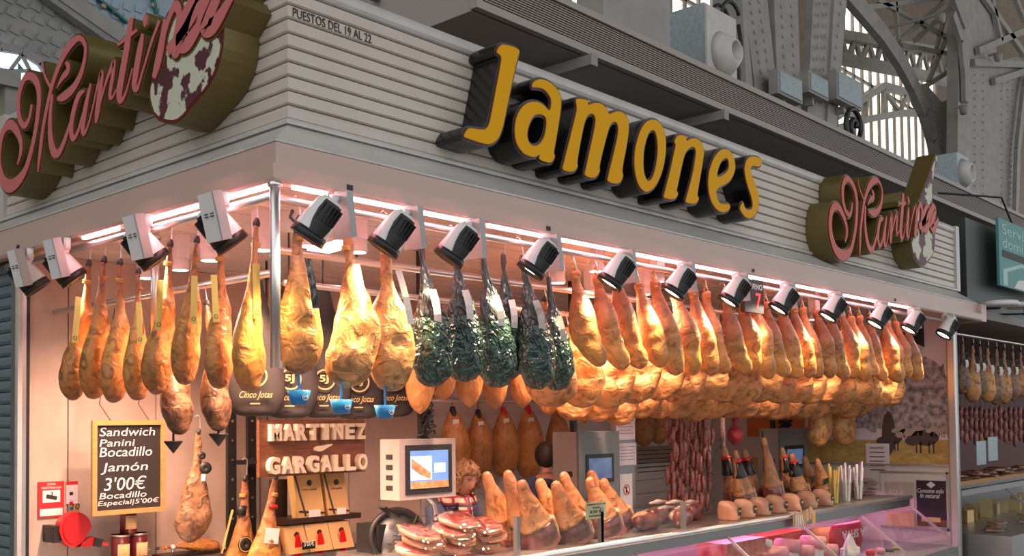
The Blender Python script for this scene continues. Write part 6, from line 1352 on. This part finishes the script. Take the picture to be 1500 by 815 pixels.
for n, w_ in enumerate((W1, W2, W3)):
    o = bpy.data.objects.new(f'window_{n+1}', None); COL.objects.link(o); o.location = (w_[0], YW, w_[2]); struct(o)
    k = 0; x = w_[0]
    while x < w_[1]: MB().bb((x-.06, YW+.0, w_[2]), (x+.06, YW+.12, w_[3])).build('mullion', 'steel_light', o); x += .95
    for z in (w_[2]+.05, w_[2]+(w_[3]-w_[2])*.62, w_[3]-.05): MB().bb((w_[0], YW, z-.06), (w_[1], YW+.12, z+.06)).build('transom', 'steel_light', o)
    m = MB(); z = w_[2]+.08
    while z < w_[2]+(w_[3]-w_[2])*.60: m.add([(w_[0], YW+.05, z), (w_[1], YW+.05, z), (w_[1], YW+.10, z+.055), (w_[0], YW+.10, z+.055)], [(0, 1, 2, 3)]); z += .115
    q = m.build('louvre_blades', 'steel', o); q['kind'] = 'stuff'
    MB().bb((w_[0], YW+.14, w_[2]), (w_[1], YW+.15, w_[3])).build('pane', mat('daylit_glass', (.8, .8, .75), .4, col2=(.9, .6, .3), scale=.6, emit=((1.0, .93, .78), 1.5)), o)
# tiled gable on the left
YG = 9.0
g = poly([(-60, 330), (-60, -60), (560, -60), (560, 330)], YG, .2, 'tile_wall', 'wall_gable'); struct(g)
a0 = BY(-60, 330, YG)
for i in range(14):
    for j in range(9):
        px, py = -8+i*20+(j % 2)*10-j*5, -8+j*20+i*6
        if px > 190 or py > 110 or py < -12 or px < -14 or (px-60)*.62 > py+14: continue
        c = BY(px, py, YG); MB().box((c.x, YG-.01, c.z), (.118, .02, .098), (V((1, 0, -.28)), Y_, V((.28, 0, 1)))).build('tile', 'tile_wall', g)
strip([(66, -15), (196, 78), (300, 150)], YG-.12, .16, .25, 'tile_wall', 'cornice', g); strip([(82, -15), (206, 72)], YG-.2, .05, .2, 'steel_light', 'cornice_lip', g)
poly([(92, -15), (260, -15), (260, 100), (215, 75)], YG-.06, .05, 'tile_blue', 'frieze', g)
for i in range(8):
    for j in range(5):
        px, py = 118+i*17, -2+j*16+i*3
        if (px-92)*.62 < py+4 or px > 250: continue
        c = BY(px, py, YG-.07); MB().box((c.x, YG-.07, c.z), (.098, .02, .092), (V((1, 0, -.12)), Y_, V((.12, 0, 1)))).build('glazed_tile', 'tile_blue', g)
strip([(138, -5), (160, 12), (186, 34)], YG-.10, .09, .03, 'tile_green', 'garland', g); strip([(222, -8), (228, 20)], YG-.10, .11, .03, 'tile_green', 'garland', g)
for px, py in ((152, 9), (168, 16), (225, 8), (235, 60)): c = BY(px, py, YG-.12); MB().lathe([(.04, 0), (.03, .02), (.002, .025)], c, 10, (X_, Z_, -Y_)).build('rosette', 'tile_buff', g, True)
# arched window: flat pane on the gable, its own glow stands in for the sky
o = bpy.data.objects.new('window_4', None); COL.objects.link(o); o.location = BY(20, 100, YG-.3); struct(o)
arc = [(-30, 130), (-30, 82), (0, 74), (30, 80), (58, 98), (72, 120), (72, 130)]
poly(arc, YG-.10, .04, mat('sky_glass', (.7, .8, .85), .1, emit=((.75, .9, 1.0), 1.2)), 'lit_pane', o); strip([(-30, 76), (0, 69), (32, 74), (60, 92), (76, 118)], YG-.14, .06, .1, 'tile_wall', 'arch_moulding', o)
for q in (((32, 80), (44, 104)), ((32, 80), (14, 104)), ((14, 104), (44, 104))): strip(q, YG-.14, .03, .04, 'steel_dark', 'glazing_bar', o)
poly([(27, 92), (37, 104), (27, 106)], YG-.13, .02, 'tile_green', 'stained_pane', o)
a = BY(18, 150, 5.5); t = thing('side_kiosk', 'grey and lime green kiosk corner seen beyond the script sign', 'kiosk', (a.x, 5.5, 0))
b1 = BY(8, 100, 5.5); b2 = BY(27, 210, 5.5); MB().bb((b1.x, 5.5, 0), (b2.x, 5.7, b1.z)).build('post', 'steel', t); b0 = BY(-40, 118, 5.6); MB().bb((b0.x, 5.65, 0), (b1.x, 5.7, b0.z)).build('panel', 'green_panel', t); MB().bb((b0.x, 5.45, b0.z-.02), (b2.x, 5.75, b0.z+.12)).build('cap', 'steel_dark', t)
# ================================================================ neighbouring stall
NX0, NX1 = 8.72, 27.0
nb = MB().bb((NX0, .0, 2.95), (NX1, .1, 3.95)).build('wall_neighbour_fascia', mat('dark_green', (.035, .045, .04), .5)); struct(nb)
struct(MB().bb((NX0-.1, 2.2, 0), (NX1, 2.3, 2.95)).build('wall_neighbour_back', mat('dark_red', (.10, .012, .01), .6))); struct(MB().bb((NX0, -.1, 2.86), (NX1, 2.2, 2.95)).build('ceiling_neighbour', 'roof_sheet')); struct(MB().bb((8.0, -.1, 0), (8.06, 2.2, 2.86)).build('wall_neighbour_side', 'alu_dark'))
t = thing('hanging_sign', 'teal hanging sign reading Servicio a domicilio', 'sign', (0, -.15, 0)); a = BY(1465, 418, -.15); b = BY(1532, 349, -.15); t.location = (a.x, -.15, a.z); MB().bb((a.x, -.15, a.z), (b.x, -.12, b.z)).build('panel', 'teal_sign', t); W_, H_ = b.x-a.x, b.z-a.z
m = MB(); text(m, 'Servicio a', (a.x+.06*W_, -.151, b.z-.22*H_), X_, Z_, .86*W_, .15*H_, -Y_); text(m, 'domicilio', (a.x+.06*W_, -.151, b.z-.42*H_), X_, Z_, .76*W_, .15*H_, -Y_); m.build('lettering', 'teal_light', t); MB().bb((a.x+.06*W_, -.155, b.z-.56*H_), (b.x-.1*W_, -.15, b.z-.46*H_)).build('bar', 'ink', t)
MB().prism([[(0, 0), (0, .55), (.45, .95), (.9, .55), (.9, 0), (.8, 0), (.8, .5), (.45, .82), (.1, .5), (.1, 0)]], lambda u, v, d: V((a.x+.06*W_+u*.85*W_, -.15+d, a.z+.02*H_+v*.42*H_)), -.004, 0).build('house_symbol', 'teal_light', t)
MB().prism([[(.25, 0), (.35, .3), (.55, .4), (.62, .6), (.68, .42), (.78, .5), (.76, .25), (.55, .2), (.5, 0)]], lambda u, v, d: V((a.x+.06*W_+u*.85*W_, -.15+d, a.z+.02*H_+v*.42*H_)), -.004, 0).build('hand_symbol', 'paper', t); MB().tube([(a.x+.3*W_, -.135, b.z), (a.x+.1*W_, -.135, b.z+.25), (a.x-.3*W_, .3, ZB0-.02)], .012, 6).build('hanger', 'black', t, True)
for k, (px, py) in enumerate(((1465, 446), (1500, 448))):
    p = BY(px, py, -.3); t = thing('round_disc', 'flat white round disc under the neighbouring canopy', 'lamp', p, 'neighbour discs'); MB().lathe([(.05, .04), (.17, .03), (.2, 0), (.18, -.025), (.001, -.03)], p, 24).build('disc', 'lamp_white', t, True); MB().tube([p+V((0, 0, .03)), (p.x, -.3, 2.95), (p.x, .05, 2.97)], .012, 6).build('arm', 'black', t, True)  # flat discs on arms, plain white without emission
rail([(8.1, .2, 2.72), (16.0, .2, 2.72)], .015, 'ham rail of the neighbouring stall')
for k, (px, pt_, pb_) in enumerate(((1409, 470, 578), (1424, 462, 590), (1434, 465, 584), (1446, 468, 590), (1458, 466, 594), (1470, 470, 592), (1482, 474, 588), (1494, 476, 582), (1506, 478, 585))):
    T = BY(px, pt_, .25); B = BY(px+3, pb_, .25); T.z = min(T.z, 2.66); o = hang('leg' if k % 2 else 'dark', k % 2, T, B, .84, V((-.6, -.8, 0)), 'ham with white tag in the red-walled neighbouring stall', 'neighbour hams', 1.0); strip_label(o, -.30, -.42, .02, -.06, .05, 'paper', .0)  # the stall behind them has a dark red back wall
random.seed(31)
for k in range(15):
    px = 1407+k*7.2; a = BY(px, 598+random.uniform(-4, 4), .55); b = BY(px+1, 652+random.uniform(-8, 4), .55); t = thing('chorizo_string', 'hanging red chorizo string below the neighbouring hams', 'sausage', a, 'neighbour chorizos')
    for q in range(3): u = a.lerp(b, q/3); v = a.lerp(b, (q+1)/3); MB().tube([u, u.lerp(v, .15), u.lerp(v, .5), u.lerp(v, .85), v], [.006, .026, .032, .026, .006], 8).build('link', 'sausage', t, True)
    MB().tube([a, (a.x, .55, 2.86)], .003, 5).build('string', 'rope_brown', t)
t = thing('meat_shelf', 'neighbour shelf heaped with meat packs and black tags', 'shelf', (9.9, .7, 1.3)); zs = BY(1450, 700, .5).z; MB().bb((8.1, .5, zs-.05), (16, 1.2, zs)).build('board', 'wood_frame', t); MB().bb((8.1, 1.1, 0), (16, 1.2, zs-.05)).build('support', 'alu_dark', t)
for k in range(16):
    p = BY(1410+k*6, 694-(k % 3)*9, .6); pack((p.x, .6+.1*(k % 2), zs+.002+.03*(k % 3)), .3, .2, k*.7, 'vacuum meat pack heaped on the neighbouring shelf', 'neighbour meat packs', k % 3 != 0)
for k, (px, py) in enumerate(((1436, 668), (1453, 662))): m, a, b = slab(px-5, py-22, px+8, py+14, .5, .01); o = m.build('slate_tag', 'galv'); tag(o, 'dark slate price tag standing on the neighbouring shelf', 'price tag', 'neighbour slate tags')
nc = thing('neighbour_counter', 'neighbouring glass counter with dark top rail', 'counter', (10.5, .0, 0)); ra = BY(1412, 722, -.05); 
MB().bb((8.15, -.08, ra.z-.03), (16, 0, ra.z+.03)).build('top_rail', 'alu_dark', nc); MB().bb((8.15, -.55, 0), (16, .5, .62)).build('plinth', 'alu', nc); MB().add([(8.15, -.07, ra.z-.03), (16, -.07, ra.z-.03), (16, -.52, .62), (8.15, -.52, .62)], [(0, 1, 2, 3)]).build('front_pane', 'glass', nc); MB().bar((9.6, -.075, ra.z-.03), (9.6, -.52, .62), .02, .02).build('glazing_bar', 'alu', nc)
random.seed(41)
for k in range(16):
    x = 8.4+k*.26+random.uniform(-.05, .05); y = random.uniform(.16, .30); h = random.uniform(.12, .24); a1 = random.uniform(.3, 1.3); t = MB().prism([[(0, 0), (.16, .05), (.16, -.09)]], lambda u, v, d: V((x+u*math.cos(a1)-v*math.sin(a1), y+u*math.sin(a1)+v*math.cos(a1), .622+d)), 0, h).build('cheese_wedge', 'cheese'); tag(t, 'pale cheese wedge in the neighbouring glass counter', 'cheese', 'neighbour cheese wedges')
for k in range(8): pack((8.5+k*.37, -.28+.10*(k % 3), .63), .26, .2, .2*(k % 3), 'pink sliced meat pack in the neighbouring glass counter', 'neighbour counter meat')
